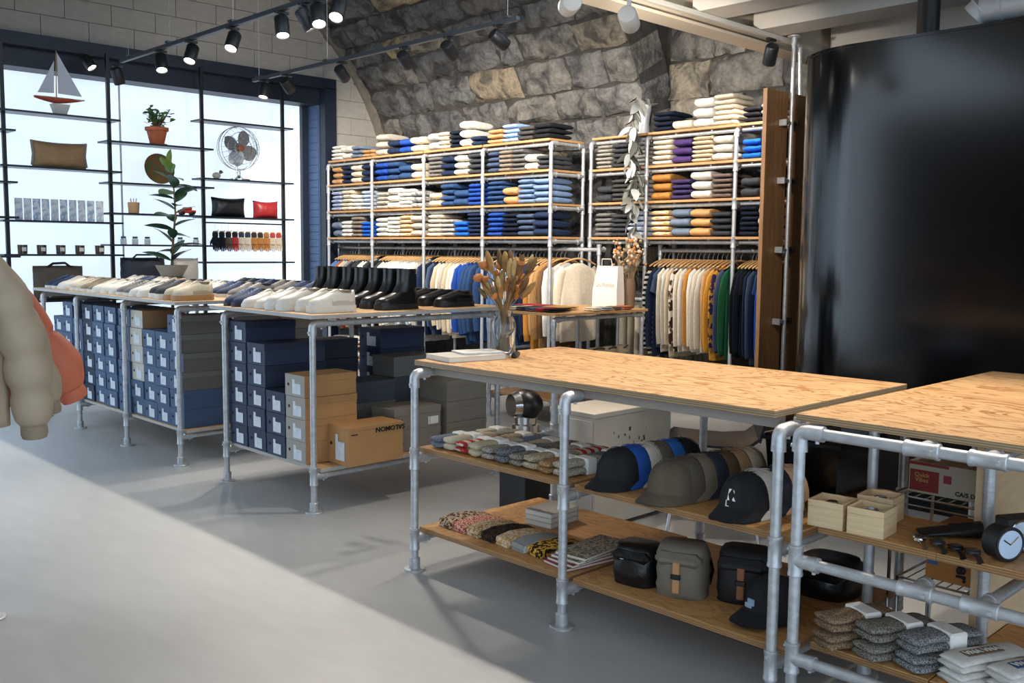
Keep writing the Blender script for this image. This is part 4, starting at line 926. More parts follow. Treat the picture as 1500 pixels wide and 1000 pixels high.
# ---- fan
t = thing('desk_fan', 'chrome desk fan with four grey blades on the window shelf', 'fan', (wx(350, 262), WY, 2.121))
MB().lathe([(.12, 0), (.12, .012), (.05, .025), (.018, .05), (.018, .10)], 24).obj('base', CHROME, t)
fz = .34; cg = MB()
for yy, rr_ in ((-.05, .225), (-.09, .17), (-.11, .10), (.05, .225), (0, .232)): cg.tube([(rr_*math.cos(a), yy, fz+rr_*math.sin(a)) for a in [2*math.pi*k/36 for k in range(37)]], .0035 if yy else .005, 5)
gr_ = cg.obj('guard_ring', CHROME, t)
sp = MB()
for k in range(24):
    a = 2*math.pi*k/24; c, s = math.cos(a), math.sin(a)
    sp.tube([(.04*c, -.115, fz+.04*s), (.10*c, -.11, fz+.10*s), (.17*c, -.09, fz+.17*s), (.225*c, -.05, fz+.225*s), (.232*c, 0, fz+.232*s)], .0016, 4)
sp.obj('guard_wire', CHROME, gr_)
bl = MB(); n = 6
for i in range(n+1):
    for j in range(5):
        u, v = i/n, j/4; r = .03+.165*u; wv = (.05+.11*math.sin(math.pi*min(1, u*.75+.1))**1)*(v-.5); bl.v.append((wv*(1 if u < .95 else .8), -.015+.045*(v-.5), r))
bl.f = [(i*5+j, i*5+j+1, i*5+j+6, i*5+j+5) for i in range(n) for j in range(4)]
o_ = len(bl.v); f0 = list(bl.f); bl.add([(x, y+.003, z) for x, y, z in bl.v], [tuple(reversed(q)) for q in f0])
BM = bl.mesh('blade', mat('fan_blade', '#9aa0a6', .4, .5), 70)
for k in range(4): put('blade', BM, t, (0, -.02, fz), (0, math.pi/2*k+.4, 0))
MB().cyl((0, -.07, fz), (0, -.02, fz), .035, 20, .04).obj('hub', mat('copper_hub', '#b06a45', .35, .6), t); MB().cyl((0, .0, fz), (0, .12, fz), .06, 20, .05).obj('motor', CHROME, t); MB().cyl((0, .05, .08), (0, .05, fz), .012, 8).obj('neck', CHROME, t)
# ---- gloves on a rail
gr = thing('glove_rail', 'thin black hanging rail for gloves between window posts', 'rail', (5.32, WY, 1.655)); MB().cyl((-.46, 0, 0), (.46, 0, 0), .008, 8).obj('rail', BLACKM, gr)
def glove(i, x, c1, c2, lab):
    g = thing('glove_pair', lab, 'gloves', (x, WY, 1.655), -.8, 'gloves on the window rail')
    g.scale = (.8, .8, 1)
    MB().cyl((0, 0, -.009), (0, 0, -.085), .002, 5).obj('hook', STEEL, g)
    MB().box(-.03, .03, -.006, .006, -.10, -.085, .003).obj('hanger_clip', HW, g); MB().box(.028, .046, -.004, .004, -.12, -.075).obj('price_tag', PAPER, g)
    b = MB().box(-.038, .038, -.02, .02, -.155, -.095, .012); b.obj('cuff', fabric(c1), g)
    b = MB().box(-.045, .045, -.022, .022, -.235, -.15, .012)
    for k, (dx, L) in enumerate(((-.034, .055), (-.012, .07), (.012, .072), (.034, .06))): b.tube([(dx, 0, -.22), (dx+.004, 0, -.25), (dx+.010, 0, -.235-L)], [.012, .012, .008], 7)
    b.tube([(-.04, 0, -.18), (-.06, -.005, -.21), (-.062, -.005, -.24)], [.013, .013, .009], 7)
    b.obj('hand', fabric(c2), g)
GL = [('#23262d', '#1d222c', 'black'), ('#23262d', '#1d222c', 'black'), ('#2a2a2d', '#5a5044', 'brown and red'), ('#2a2a2d', '#a83a3c', 'red'), ('#3a4350', '#c9bfae', 'grey and white'), ('#3a4350', '#c9bfae', 'grey and white'), ('#3a3632', '#a5713f', 'tan leather'), ('#3a3632', '#a5713f', 'tan leather'), ('#a5713f', '#a5713f', 'all-tan'), ('#a8443f', '#bfb29c', 'cream'), ('#a8443f', '#bfb29c', 'cream')]
for i, (a, b_, nm) in enumerate(GL): glove(i, 4.97+.077*i, a, b_, '%s gloves hanging on rail, %s pair from the plant' % (nm, nth(i+1)))
# ---- rubber plant on a stand
P0 = Vector((YP(252, 405, 9.15).x, 9.15, 0))
t = thing('plant_stand', 'slim dark plant stand between shoe table and window', 'stand', P0)
MB().lathe([(.13, 1.085), (.13, 1.10)], 20).obj('plate', BLACKM, t); MB().lathe([(.11, 0), (.11, .012), (.015, .02), (.015, 1.085)], 16).obj('column', BLACKM, t)
t = thing('rubber_plant', 'tall rubber plant in a beige bowl behind the sneakers', 'potted plant', P0+Vector((0, 0, 1.101)))
MB().lathe([(.08, 0), (.10, .005), (.15, .10), (.155, .115), (.142, .115), (.135, .09)], 24).obj('pot', mat('beige_ceramic', '#a99a85', .6), t); MB().lathe([(.137, .09), (.137, .095)], 24).obj('soil', SOIL, t)
stem = [Vector(p) for p in ((0, 0, .09), (.02, 0, .35), (.05, 0, .62), (.04, 0, .85), (.0, 0, 1.07))]
MB().tube(stem, [.014, .012, .010, .008, .005], 8).obj('stem', mat('woody_stem', '#6d5a43', .9), t)
RL = mat('rubber_leaf', '#31503a', .3, ns=6, na=.2); RLL = mat('rubber_leaf_light', '#7d9a45', .35, ns=6, na=.15)
LMa, LMb = leaf_mesh(.26, .115, RL, bend=.22), leaf_mesh(.20, .13, RLL, bend=.12)
pr_ = random.Random(4)
for k in range(27):
    u = k/26; s = u*3.98; i = min(3, int(s)); p = stem[i].lerp(stem[i+1], s-i)
    if u < .08: p = stem[0].lerp(stem[1], .25)
    put('leaf', LMb if k in (26, 25, 19) else LMa, t, p, (pr_.uniform(-.4, .4), -.35+pr_.uniform(-.5, .35)-(.8 if k == 26 else 0), k*2.4+pr_.uniform(-.3, .3)), (pr_.uniform(.8, 1.15),)*3)
# ================================================================ left edge: puffer jackets on a rail
jr = thing('jacket_rail', 'galvanised pipe rail with pale side panel carrying the puffer jackets', 'rack', (1.065, 3.88, 0))
pipe(jr, (-.01, 0, .01), (-.01, 0, 1.62), 'post'); put('floor_flange', FLG, jr, (-.01, 0, 0)); pipe(jr, (-.01, 0, 1.62), (-1.2, 0, 1.62), 'rail')
MB().box(-.6, .012, .02, .035, .13, 1.05, .002).obj('side_panel', mat('pale_grey_panel', '#b6bcc4', .5), jr)
def puffer(label, pts, rs, m, cuff, flat=1.0, nseg=4, body=None):
    t = thing('puffer_jacket', label, 'jacket', pts[0]); P = [Vector(p)-Vector(pts[0]) for p in pts]
    # resample, bulging between stitched seams
    N = 33; Q = []; RR = []
    for i in range(N):
        u = i/(N-1)*(len(P)-1); k = min(len(P)-2, int(u)); f = u-k
        ph = (i/(N-1)*nseg) % 1.0
        Q.append(P[k].lerp(P[k+1], f)); RR.append((rs[k]*(1-f)+rs[k+1]*f)*(.74+.28*math.sin(math.pi*ph)**.5))
    MB().tube(Q, RR, 18, flat=flat).obj('sleeve', m, t, smooth=80)
    d = (P[-1]-P[-2]).normalized(); MB().tube([P[-1]-d*.01, P[-1]+d*.03, P[-1]+d*.045], [rs[-1]*.7, rs[-1]*.74, rs[-1]*.66], 18, flat=flat).obj('cuff', cuff, t)
    if body:
        c, w, dp, z0, z1, ns_ = body; b = MB(); rings = []
        for i in range(25):
            u = i/24; ph = (u*ns_) % 1; k = .88+.14*math.sin(math.pi*ph)**.6; wv = w*(1-.25*max(0, u-.75)*4*.6)
            rings.append([(c[0]+wv*math.cos(a), c[1]+dp*k*math.sin(a), z0+(z1-z0)*u) for a in [2*math.pi*j/20 for j in range(20)]])
        bb = b.loft(rings); bb.xf(T(*[-v for v in pts[0]])); bb.obj('body', m, t, smooth=80)
    return t
PB = mat('beige_puffer', '#a3917a', .6, ns=9, na=.06, bs=14, ba=.35); PC = mat('coral_puffer', '#c46a4c', .6, ns=9, na=.08, bs=14, ba=.35); PG = mat('grey_puffer', '#7d766c', .6, bs=14, ba=.3); KN = mat('knit_cuff', '#8c7c68', .9, bs=120, ba=.4)
puffer('beige quilted puffer jacket hanging nearest the aisle', [(.93, 3.42, 1.38), (1.00, 3.40, 1.25), (1.045, 3.40, 1.10), (1.07, 3.41, .95), (1.08, 3.42, .80)], [.04, .068, .075, .072, .058], PB, KN, nseg=5, body=((.86, 3.46), .16, .07, .80, 1.36, 4))
puffer('coral puffer jacket behind the beige puffer', [(1.09, 3.735, 1.30), (1.14, 3.735, 1.20), (1.205, 3.735, 1.06), (1.27, 3.735, .95), (1.31, 3.735, .865)], [.03, .055, .08, .09, .07], PC, PC, nseg=2, body=((.93, 3.735), .2, .045, .82, 1.3, 3))
puffer('second beige puffer jacket between the first one and the coral', [(.99, 3.575, 1.36), (1.07, 3.575, 1.24), (1.125, 3.575, 1.08), (1.17, 3.575, .93), (1.185, 3.575, .85)], [.04, .055, .058, .055, .045], PB, KN, nseg=3)
# ================================================================ counter top
cz = .916
t = thing('glass_vase', 'clear glass jar vase of dried flowers on the plywood counter', 'vase', (3.07, 3.225, cz))
MB().lathe([(.052, 0), (.056, .006), (.058, .14), (.05, .165), (.040, .178), (.043, .20), (.040, .20), (.037, .178), (.047, .163), (.054, .14), (.052, .01), (.001, .01)], 28).obj('jar', glass('clear_glass', '#eef2f2', .02, 1.3), t)
bq = thing('dried_bouquet', 'bunch of dried grasses and orange seed heads in glass vase', 'flowers', (3.07, 3.225, cz+.012))
pr_ = random.Random(8); STM = mat('dry_stem', '#8f7349', .9); hd = [mat('seed_head_tan', '#9a7546', .95, ns=40, na=.25), mat('seed_head_orange', '#b5733c', .9, ns=40, na=.2), mat('seed_head_brown', '#6f5434', .95, ns=40, na=.25), mat('seed_head_straw', '#b39a68', .95, ns=40, na=.2)]
hm = [ell(MB(), (0, 0, .035), (.012, .012, .04), 8, 6).mesh('seed_head', h) for h in hd]+[MB().lathe([(.003, 0), (.018, .012), (.02, .024), (.008, .032)], 10).mesh('seed_head', hd[1])]
DL = leaf_mesh(.09, .022, hd[0], 'dry_leaf', .3)
for k in range(46):
    a = pr_.uniform(0, 6.28); r = pr_.uniform(.01, .115); h = pr_.uniform(.26, .42); r0 = pr_.uniform(0, .03)
    p0 = Vector((-r0*math.cos(a), -r0*math.sin(a), .005)); pm = Vector((.018*math.cos(a)*pr_.uniform(0, 1), .018*math.sin(a), .19)); p1 = Vector((r*math.cos(a), r*math.sin(a), h))
    MB().tube([p0, pm, p1], .0022, 5).obj('stem', STM, bq)
    d = (p1-pm).normalized().to_track_quat('Z', 'Y').to_euler()
    put('seed_head', hm[pr_.randrange(5)], bq, p1-Vector((0, 0, .02)), d, (pr_.uniform(.8, 1.5),)*3)
    if k % 2: put('dry_leaf', DL, bq, pm.lerp(p1, pr_.uniform(.3, .8)), (pr_.uniform(-1, 1), -1.0, a))
BKC = mat('book_cover_pale', '#b9b5ab', .6, ns=5, na=.08); BKP = mat('book_pages', '#d5cfc2', .8)
def book(label, pos, w, d, h, m, rz=0, grp=None):
    t = thing('book', label, 'book', pos, rz, grp)
    MB().box(-w/2+.003, w/2-.004, -d/2+.003, d/2-.003, .002, h-.002).obj('pages', BKP, t)
    MB().box(-w/2, w/2, -d/2, d/2, h-.002, h, .0006).box(-w/2, w/2, -d/2, d/2, 0, .002, .0006).box(w/2-.003, w/2, -d/2, d/2, 0, h).obj('cover', m, t); return t
book('large pale grey book lying at the counter corner', (2.82, 3.20, cz), .30, .20, .022, BKC, -.15)
book('thin white booklet on top of the pale grey book', (2.89, 3.20, cz+.0225), .2, .14, .008, mat('booklet_white', '#d9d6cf', .6), -.3)
t = thing('price_labeller', 'black hand tool lying beside the vase', 'tool', (3.03, 3.10, cz), .6); MB().box(-.05, .05, -.012, .012, 0, .022, .006).obj('body', BLACKP, t); MB().tube([(.04, 0, .012), (.075, .01, .02), (.10, .02, .012)], .006, 8).obj('handle', BLACKP, t)
# ---- socks on the counter's middle shelf
def sock_mesh(seed, L=.24, W=.082, H=.05, n=2):
    r = random.Random(seed); b = MB()
    for k in range(n):
        rings = []
        for i, u in enumerate((-.5, -.48, -.38, -.15, .1, .3, .42, .5)):
            e = (.35, .8, 1, 1, 1, .95, .85, .5)[i]; dx = r.uniform(-.004, .004); dz = r.uniform(-.002, .002)
            rings.append([(u*L+r.uniform(-.003, .003), (W/2-.004*k)*(1 if i else .85)*math.copysign(abs(math.cos(a))**.6, math.cos(a))+dx, H*k/n+H/n/2+H/n/2*e*math.copysign(abs(math.sin(a))**.8, math.sin(a))+dz+.003) for a in [2*math.pi*j/12 for j in range(12)]])
        b.loft(rings)
    return b.mesh('sock_pair', None, 70)
def sock(label, pos, rz, m, band, H=.05, L=.24, W=.082, n=2, seed=0, grp=None, bw=.055, boff=.02):
    t = thing('folded_socks', label, 'socks', pos, rz, grp)
    me = cached(('sock', seed % 5, L, W, H, n), lambda: sock_mesh(seed % 5, L, W, H, n))
    if not me.materials: me.materials.append(m)
    put('sock_pair', me, t, m=m)
    if band: MB().box(boff-bw/2, boff+bw/2, -W/2-.003, W/2+.003, .0, H+.006, .006).obj('paper_band', PAPER, t)
    return t
sz = .538; NS = lambda a, b: pattern('noise', a, b, 2.2)
SK = [('blue marled', NS('#5a6472', '#8d97a5')), ('cream ribbed', fabric('#c6b99f')), ('cream red-striped', pattern('xstripe', '#c9bda6', '#a8322f', .9)), ('oat ribbed', fabric('#bcae92')), ('grey flecked', NS('#6d675e', '#b3aa9b')), ('navy flecked', NS('#3d4551', '#8c8c88')), ('brown-grey marled', NS('#5d554a', '#9c9282')), ('sand marled', NS('#8a7a60', '#c2b394')), ('rust marled', NS('#7c5a38', '#b89468')), ('stone marled', NS('#8f8674', '#c9bfae'))]
for i, (nm, m) in enumerate(SK):
    y = 3.185-.0815*i
    sock('%s socks in front row, %s from the counter end leg' % (nm, nth(i+1)), (2.76, y, sz), -.12, m, True, H=.058 if i % 2 else .05, seed=i, grp='folded socks on the counter shelf', W=.074)
for i in range(9):
    nm, m = SK[(i*3+1) % 10]; y = 3.19-.085*i
    sock('%s socks in back row, %s from the counter end leg' % (nm, nth(i+1)), (2.985, y, sz), -.12, m, i % 2 == 0, seed=i+2, H=.045, L=.17, W=.074, grp='folded socks on the counter shelf')
t = thing('photo_viewer', 'black and chrome round-headed device on a plinth behind the socks', 'device', (3.62, 3.62, 0))
MB().box(-.10, .12, -.10, .10, 0, .42, .004).obj('plinth', BLACKP, t); MB().lathe([(.075, .42), (.075, .47), (.06, .475), (.06, .52)], 20).obj('foot', CHROME, t)
ell(MB(), (0, 0, .575), (.085, .10, .085), 18, 10).obj('head', BLACKP, t); MB().cyl((-.085, .03, .575), (-.05, .02, .575), .06, 20, .075).obj('lens_ring', CHROME, t)
# ---- caps, nested in rows
def cap_meshes():
    b = MB(); N = 18; rings = []
    for i in range(8):
        e = i/7*math.pi/2; rings.append([(.098*math.cos(e)**.75*math.cos(2*math.pi*j/N), .083*math.cos(e)**.75*math.sin(2*math.pi*j/N), .012+.112*math.sin(e)**.9) for j in range(N)] if i < 7 else [(.002*math.cos(2*math.pi*j/N), .002*math.sin(2*math.pi*j/N), .125) for j in range(N)])
    b.loft(rings, cap0=False); crown = b.mesh('crown', None, 60)
    b = MB(); v = []; n = 12
    for i in range(n+1):
        a = math.pi*(.5+i/n); c, s = math.cos(a), math.sin(a)
        for k in range(5):
            u = k/4; v.append((.094*c*(1-0)+(-.078*u*(abs(c)**.6)), .081*s*(1+.02*u), .016-.02*u*(1-.2*abs(s))-.016*u*abs(s)+.004))
    f = [(i*5+k, i*5+k+1, i*5+k+6, i*5+k+5) for i in range(n) for k in range(4)]; b.add(v, f); b.add([(x, y, z-.004) for x, y, z in v], [tuple(reversed(q)) for q in f]); brim = b.mesh('brim', None, 60)
    bt = MB().lathe([(.009, 0), (.008, .005), (.002, .007)], 10).mesh('button', None)
    s = MB()
    for k in range(6):
        a = math.pi/3*k+math.pi/6; s.tube([(.1*math.cos(e)**.75*math.cos(a), .085*math.cos(e)**.75*math.sin(a), .013+.1135*math.sin(e)**.9) for e in [math.pi/2*q/8 for q in range(9)]], .0012, 4)
    return crown, brim, bt, s.mesh('seam', None)
CAPM = cap_meshes()
for me in CAPM: me.materials.append(dm)
def cap(label, pos, rz, m, brim=None, tilt=0, grp=None, ry=0):
    t = thing('baseball_cap', label, 'cap', pos, rz, grp); t.rotation_euler = (0, tilt, rz)
    cr = None
    for me, nm in zip(CAPM, ('crown', 'brim', 'button', 'seam')):
        o = put(nm, me, cr if nm in ('button', 'seam') else t, m=(brim or m) if nm == 'brim' else m)
        if nm == 'crown': cr = o
    return t
CW = lambda h: mat('cap_'+h.strip('#'), h, .85, ns=50, na=.08, bs=180, ba=.3)
rows = [((2.73, 2.235), [('black', '#17181b'), ('royal blue', '#1f4f9e'), ('cream', '#cfc5b4'), ('taupe', '#6d6253'), ('bright blue', '#2b6fc4'), ('black', '#1a1b1e')], 'row beside the socks'),
        ((2.71, 1.985), [('olive brown', '#5a4f40'), ('olive brown', '#564c3f'), ('taupe', '#746957'), ('navy', '#262c38'), ('brown', '#5f4a34'), ('tan', '#b39068'), ('cream', '#c9b597')], 'middle row'),
        ((2.73, 1.70), [('black lettered', '#16171a'), ('off-white', '#bdb6aa'), ('navy', '#1e2431'), ('peach', '#d0a680')], 'row by the corner leg')]
for (x, y), cs, nm in rows:
    for k, (cn, h) in enumerate(cs):
        c = cap('%s cap, %s of nested caps, %s' % (cn, nth(k+1), nm), (x+.060*k, y-.010*k, sz+.016+(.004 if k else 0)), 0, CW(h), tilt=.0 if k == 0 else -.05, grp='nested caps on the counter shelf')
        if cn == 'black lettered':
            text('R', .05, c, (-.088, .0, .062), (math.radians(72), 0, -math.pi/2), WINK, 'embroidered_letter', .001, bold=.0015); text('L', .03, c, (-.094, .012, .035), (math.radians(80), 0, -math.pi/2), WINK, 'embroidered_letter', .001)
# ---- bottom shelves
bz = .181
BN = [('cream and brown', pattern('blotch', '#c9b598', '#5a4030', 6.)), ('red patterned', pattern('blotch', '#a8323a', '#d8b9a0', 9.)), ('cream floral', pattern('blotch', '#d2bf9c', '#9a7a52', 7.)), ('brown and black', pattern('blotch', '#4a3524', '#1c1917', 6.)), ('sand printed', pattern('blotch', '#c79a5c', '#d9cbb2', 6.)), ('black zigzag', pattern('ystripe', '#22252a', '#c9c9c4', 14.)), ('yellow tiger', pattern('blotch', '#d8a63e', '#2e2216', 5.))]
for i, (nm, m) in enumerate(BN):
    y = 3.17-.092*i; t = thing('folded_bandana', '%s bandana, %s from the end leg on bottom shelf' % (nm, nth(i+1)), 'bandana', (2.80, y, bz+.001), -.12, 'bandanas on the bottom shelf')
    b = MB(); rings = []
    for x, z in ((-.12, .012), (-.115, .028), (-.05, .040), (.05, .036), (.13, .016), (.14, .004)): rings.append([(x, -.040, z), (x, .040, z+.004), (x+.004, .040, max(.009, z-.016)), (x+.004, -.040, max(.009, z-.02))])
    b.loft(rings); b.loft([[(x, -.040, z), (x, .040, z), (x, .040, z+.008), (x, -.040, z+.008)] for x, z in ((-.118, .0), (-.05, .006), (.08, .002), (.12, 0))]); b.obj('cloth', m, t, smooth=60)
NEWS = pattern('blotch', '#b3a48c', '#6d655a', 8.)
for k in range(4): book('%s illustrated magazine in pile next to the bandanas' % stackpos(k, 4), (2.80+.012*k, 2.465-.004*k, bz+.0135*k), .30, .15, .013, NEWS if k > 1 else mat('magazine_red', '#8f3a3c', .6, ns=8, na=.3), .08*k-.15, 'magazines on the bottom shelf')
for k in range(3): book('%s grey catalogue in small pile at the shelf back' % stackpos(k, 3), (3.10, 2.93, bz+.0225*k), .2, .15, .022, BKC, .1, 'catalogues on the bottom shelf')
def pack(name, label, pos, w, d, h, m, rz, seed, strap=None):
    r = random.Random(seed); t = thing(name, label, 'bag', pos, rz); b = MB(); N = 18; rings = []
    for i in range(11):
        u = i/10; k = .62+.42*math.sin(math.pi*min(1, u*.85+.12))**.7
        rings.append([(d/2*k*math.copysign(abs(math.sin(a))**.7, math.sin(a))+r.uniform(-.004, .004), w/2*(.9+.1*k)*math.copysign(abs(math.cos(a))**.6, math.cos(a))*(1 if u < .8 else 1-.5*(u-.8))+r.uniform(-.004, .004), h*u) for a in [2*math.pi*j/N for j in range(N)]])
    b.loft(rings).obj('body', m, t, smooth=70)
    MB().box(-d*.56, -d*.1, -w*.46, w*.46, h*.62, h*.9, .02).obj('flap', m, t)
    if strap:
        s = MB().box(-d*.585, -d*.555, -.013, .013, h*.15, h*.75, .003).obj('strap', strap, t); MB().box(-d*.60, -d*.58, -.018, .018, h*.42, h*.52, .003).obj('buckle', BLACKP, s)
    MB().tube([(d*.2, -w*.3, h*.9), (d*.45, -w*.4, h*.7), (d*.6, -w*.45, h*.35), (d*.45, -w*.42, h*.1)], .007, 7).obj('shoulder_strap', BLACKP, t)
    MB().box(-d*.52, -d*.505, w*.12, w*.125+.012, h*.70, h*.78).box(-d*.52, -d*.505, w*.2, w*.2+.010, h*.72, h*.78).obj('logo_tag', WINK, t)
    return t
pack('waist_bag', 'small crumpled black nylon bag on the bottom shelf by magazines', (2.77, 2.17, bz), .17, .17, .145, mat('black_nylon', '#101113', .38, bs=25, ba=.5), .2, 1)
pack('mini_backpack', 'taupe mini backpack with tan strap between two black bags', (2.79, 1.985, bz), .18, .17, .185, mat('taupe_nylon', '#6f6759', .7, bs=30, ba=.3), .35, 2, mat('tan_strap', '#b08358', .7))
pack('mini_backpack', 'black mini backpack with brown strap beside the taupe one', (2.90, 1.80, bz), .185, .17, .185, mat('black_canvas', '#1b1b1c', .7, bs=30, ba=.3), .4, 3, mat('brown_strap', '#8a5a3a', .7))
c = cap('black flat-brim cap with pale emblem on the bottom shelf', (2.80, 1.63, bz+.025), -.25, CW('#121315'))
MB().box(-.1, -.092, -.012, .016, .04, .062, .002).box(-.101, -.094, -.002, .026, .030, .046, .002).obj('emblem', mat('emblem_blue', '#8fa3bd', .6), c)
pack('messenger_bag', 'black leather messenger bag lying at the counter inner corner', (3.20, 1.64, bz), .22, .28, .12, mat('black_smooth_leather', '#0f1012', .3, bs=18, ba=.3), .1, 4)
# ---- crate with a grey box on top
t = thing('plastic_crate', 'glossy black plastic crate on the counter behind the caps', 'crate', (3.19, 1.67, sz))
CR = mat('black_gloss_plastic', '#0a0a0b', .18)
b = MB()
b.loft([[(sx*a, sy*c_, z) for sx, sy in ((-1, -1), (1, -1), (1, 1), (-1, 1))] for a, c_, z in ((.155, .125, 0), (.17, .14, .20), (.182, .152, .20), (.182, .152, .215), (.165, .135, .215), (.15, .12, .01))]); b.obj('tub', CR, t, smooth=25)
MB().box(-.175, .175, -.145, .145, .212, .222, .004).obj('lid', CR, t)
t = thing('hinged_case', 'flat grey metal case lying on the black crate', 'case', (3.13, 1.70, sz+.2225), .0)
MB().box(-.09, .09, -.075, .075, 0, .03, .003).obj('body', mat('grey_metal_case', '#5a554e', .4, .4), t); MB().box(-.091, .091, -.076, .076, .03, .036, .002).obj('lid', mat('grey_metal_lid', '#4d4a47', .3, .4), t)
# ---- white cabinet and chair behind the counter
t = thing('filing_cabinet', 'scuffed white metal cabinet standing behind the counter', 'cabinet', (3.56, 3.08, 0))
CABM = pattern('blotch', '#c5bdb0', '#bdb5a8', .3); CABW = mat('cabinet_enamel', '#c9bfb0', .45, ns=4, na=.06)
MB().box(0, .62, 0, .30, .02, .575, .004).obj('body', CABW, t); MB().box(-.004, .624, -.004, .304, .575, .60, .003).obj('top', CABW, t); MB().box(-.006, 0, .01, .29, .04, .56, .002).obj('door', CABW, t)
sc_ = random.Random(2); SCF_ = mat('scuff_mark', '#5a5046', .8)
scm = MB()
for k in range(40):
    x, z = .12+sc_.random()*.3, .2+sc_.random()*.3; a, b_ = sc_.uniform(.002, .008), sc_.uniform(.002, .009); scm.box(x-a, x+a, -.0012, -.0002, z-b_, z+b_)
scm.obj('scuff', SCF_, t)
t = thing('desk_chair', 'black shell chair with chrome legs behind the counter', 'chair', (4.02, 2.70, 0), math.radians(-55))
b = MB(); v = []
prof = [(-.22, .455), (-.20, .47), (-.10, .462), (.05, .455), (.16, .465), (.205, .50), (.225, .58), (.235, .68), (.24, .78)]
rings = [[(x, y, z+.02*(abs(y)/.2)**2) for y in (-.2, -.12, 0, .12, .2)]+[(x+.008, y, z-.012+.02*(abs(y)/.2)**2) for y in (.2, .12, 0, -.12, -.2)] for x, z in prof[:6]]
b.loft(rings); b.obj('seat', mat('black_shell', '#0f0f10', .35), t, smooth=60)
rings = [[(x, y*(.95), z) for y in (-.2, -.12, 0, .12, .2)]+[(x+.012, y*.95, z-.004) for y in (.2, .12, 0, -.12, -.2)] for x, z in prof[5:]]
MB().loft(rings).obj('backrest', mat('black_shell', '#0f0f10', .35), t, smooth=60)
for sx in (-1, 1):
    for sy in (-1, 1): MB().tube([(sx*.10, sy*.10, .445), (sx*.16, sy*.17, .42), (sx*.22, sy*.21, 0)], .010, 10).obj('leg', CHROME, t)
MB().tube([(-.16, -.17, .43), (-.16, .17, .43), (.16, .17, .43), (.16, -.17, .43), (-.16, -.17, .43)], .009, 8).obj('under_frame', CHROME, t)
# ================================================================ second counter
wz = .577; WBX = mat('pale_box_wood', '#d0b48c', .6, ns=6, na=.14, scale=(1, 1, 12))
def wbox(label, pos, rz):
    t = thing('watch_box', label, 'box', pos, rz, 'wooden watch boxes'); a = .054
    MB().box(-a, a, -a, a, 0, .062, .001).obj('body', WBX, t)
    MB().box(-a, a, -a, -a+.008, .0625, .08).box(-a, a, a-.008, a, .0625, .08).box(-a, -a+.008, -a+.008, a-.008, .0625, .08).box(a-.008, a, -a+.008, a-.008, .0625, .08).obj('rim', WBX, t)
    MB().lathe([(.018, .0625), (.019, .07), (.015, .073)], 16).box(-.008, .008, -.035, -.017, .063, .068).box(-.008, .008, .017, .035, .063, .068).obj('watch', CHROME, t); return t
wbox('wooden watch box nearest the corner pipe', (2.705, 1.385, wz), .1); wbox('wooden watch box beside the loose watches', (2.712, 1.262, wz), .08); wbox('wooden watch box behind the other two', (2.87, 1.31, wz), .1)
def watch(label, pos, rz, m):
    t = thing('wrist_watch', label, 'watch', pos, rz, 'watches on the counter shelf')
    MB().lathe([(.017, .012), (.019, .014), (.019, .022), (.015, .025)], 18).obj('watch_case', m, t); MB().lathe([(.014, .0252), (.014, .026)], 18).obj('dial', mat('dark_dial', '#23262b', .3), t)
    MB().tube([(0, -.017, .016), (0, -.045, .014), (0, -.062, .006), (0, -.05, .002)], .008, 8, flat=.35).tube([(0, .017, .016), (0, .045, .014), (0, .062, .006), (0, .05, .002)], .008, 8, flat=.35).obj('strap', m, t)
DKS = mat('gunmetal', '#4a4743', .35, .7)
watch('steel bracelet watch beside the wooden boxes', (2.70, 1.115, wz), -.9, CHROME); watch('dark steel watch lying open next to steel one', (2.70, 1.062, wz), -.9, DKS)
watch('black strap watch in front of the leather case', (2.69, 1.008, wz), -.9, BLACKP); watch('brown-black strap watch beside the clocks', (2.685, .962, wz), -.9, mat('dark_strap', '#2a2320', .5))
t = thing('leather_case', 'black folded leather case with open flared end', 'case', (2.85, 1.09, wz), -.95); t.scale = (.85,)*3
b = MB(); b.loft([[(x, w*math.copysign(abs(math.cos(a))**.8, math.cos(a)), .001+h+h*math.sin(a)) for a in [2*math.pi*j/16 for j in range(16)]] for x, w, h in ((-.10, .045, .006), (-.05, .045, .012), (.03, .042, .020), (.09, .036, .027), (.10, .036, .028))], True, False); b.obj('body', mat('case_leather', '#1b1a19', .45), t, smooth=70)
MB().loft([[(.098, .033*math.cos(a), .029+.025*math.sin(a)) for a in [2*math.pi*j/16 for j in range(16)]], [(.0, .033*math.cos(a), .026+.016*math.sin(a)) for a in [2*math.pi*j/16 for j in range(16)]]], False, True).obj('lining', mat('case_lining', '#0a0a0a', .8), t)
FACE = mat('clock_face', '#b9cbe0', .5)
def clock(label, pos, rz, square):
    t = thing('desk_clock', label, 'clock', pos, rz, None); m = mat('clock_black', '#1c1a18', .55)
    if square: MB().box(-.05, .05, -.025, .025, 0, .10, .004).obj('body', m, t); c, r = .05, .042
    else: MB().cyl((0, -.025, .048), (0, .025, .048), .048, 32).obj('body', m, t); c, r = .048, .042
    MB().tube([(r*math.cos(a), -.026, c+r*math.sin(a)) for a in [2*math.pi*k/32 for k in range(33)]], .0035, 6).obj('bezel', CHROME if square else m, t)
    MB().cyl((0, -.0265, c), (0, -.0255, c), r-.002, 32).obj('dial', FACE, t); t = [o for o in t.children if o.name.startswith('dial')][0]
    MB().tube([(0, -.028, c), (-.022, -.028, c+.014)], .0018, 5).obj('hour_hand', BLACKP, t); MB().tube([(0, -.0285, c), (.024, -.0285, c+.020)], .0014, 5).obj('minute_hand', mat('brass_hand', '#b98e4c', .4, .6), t)
clock('round black desk clock with pale blue dial', (2.735, .905, wz), math.radians(-28), False)
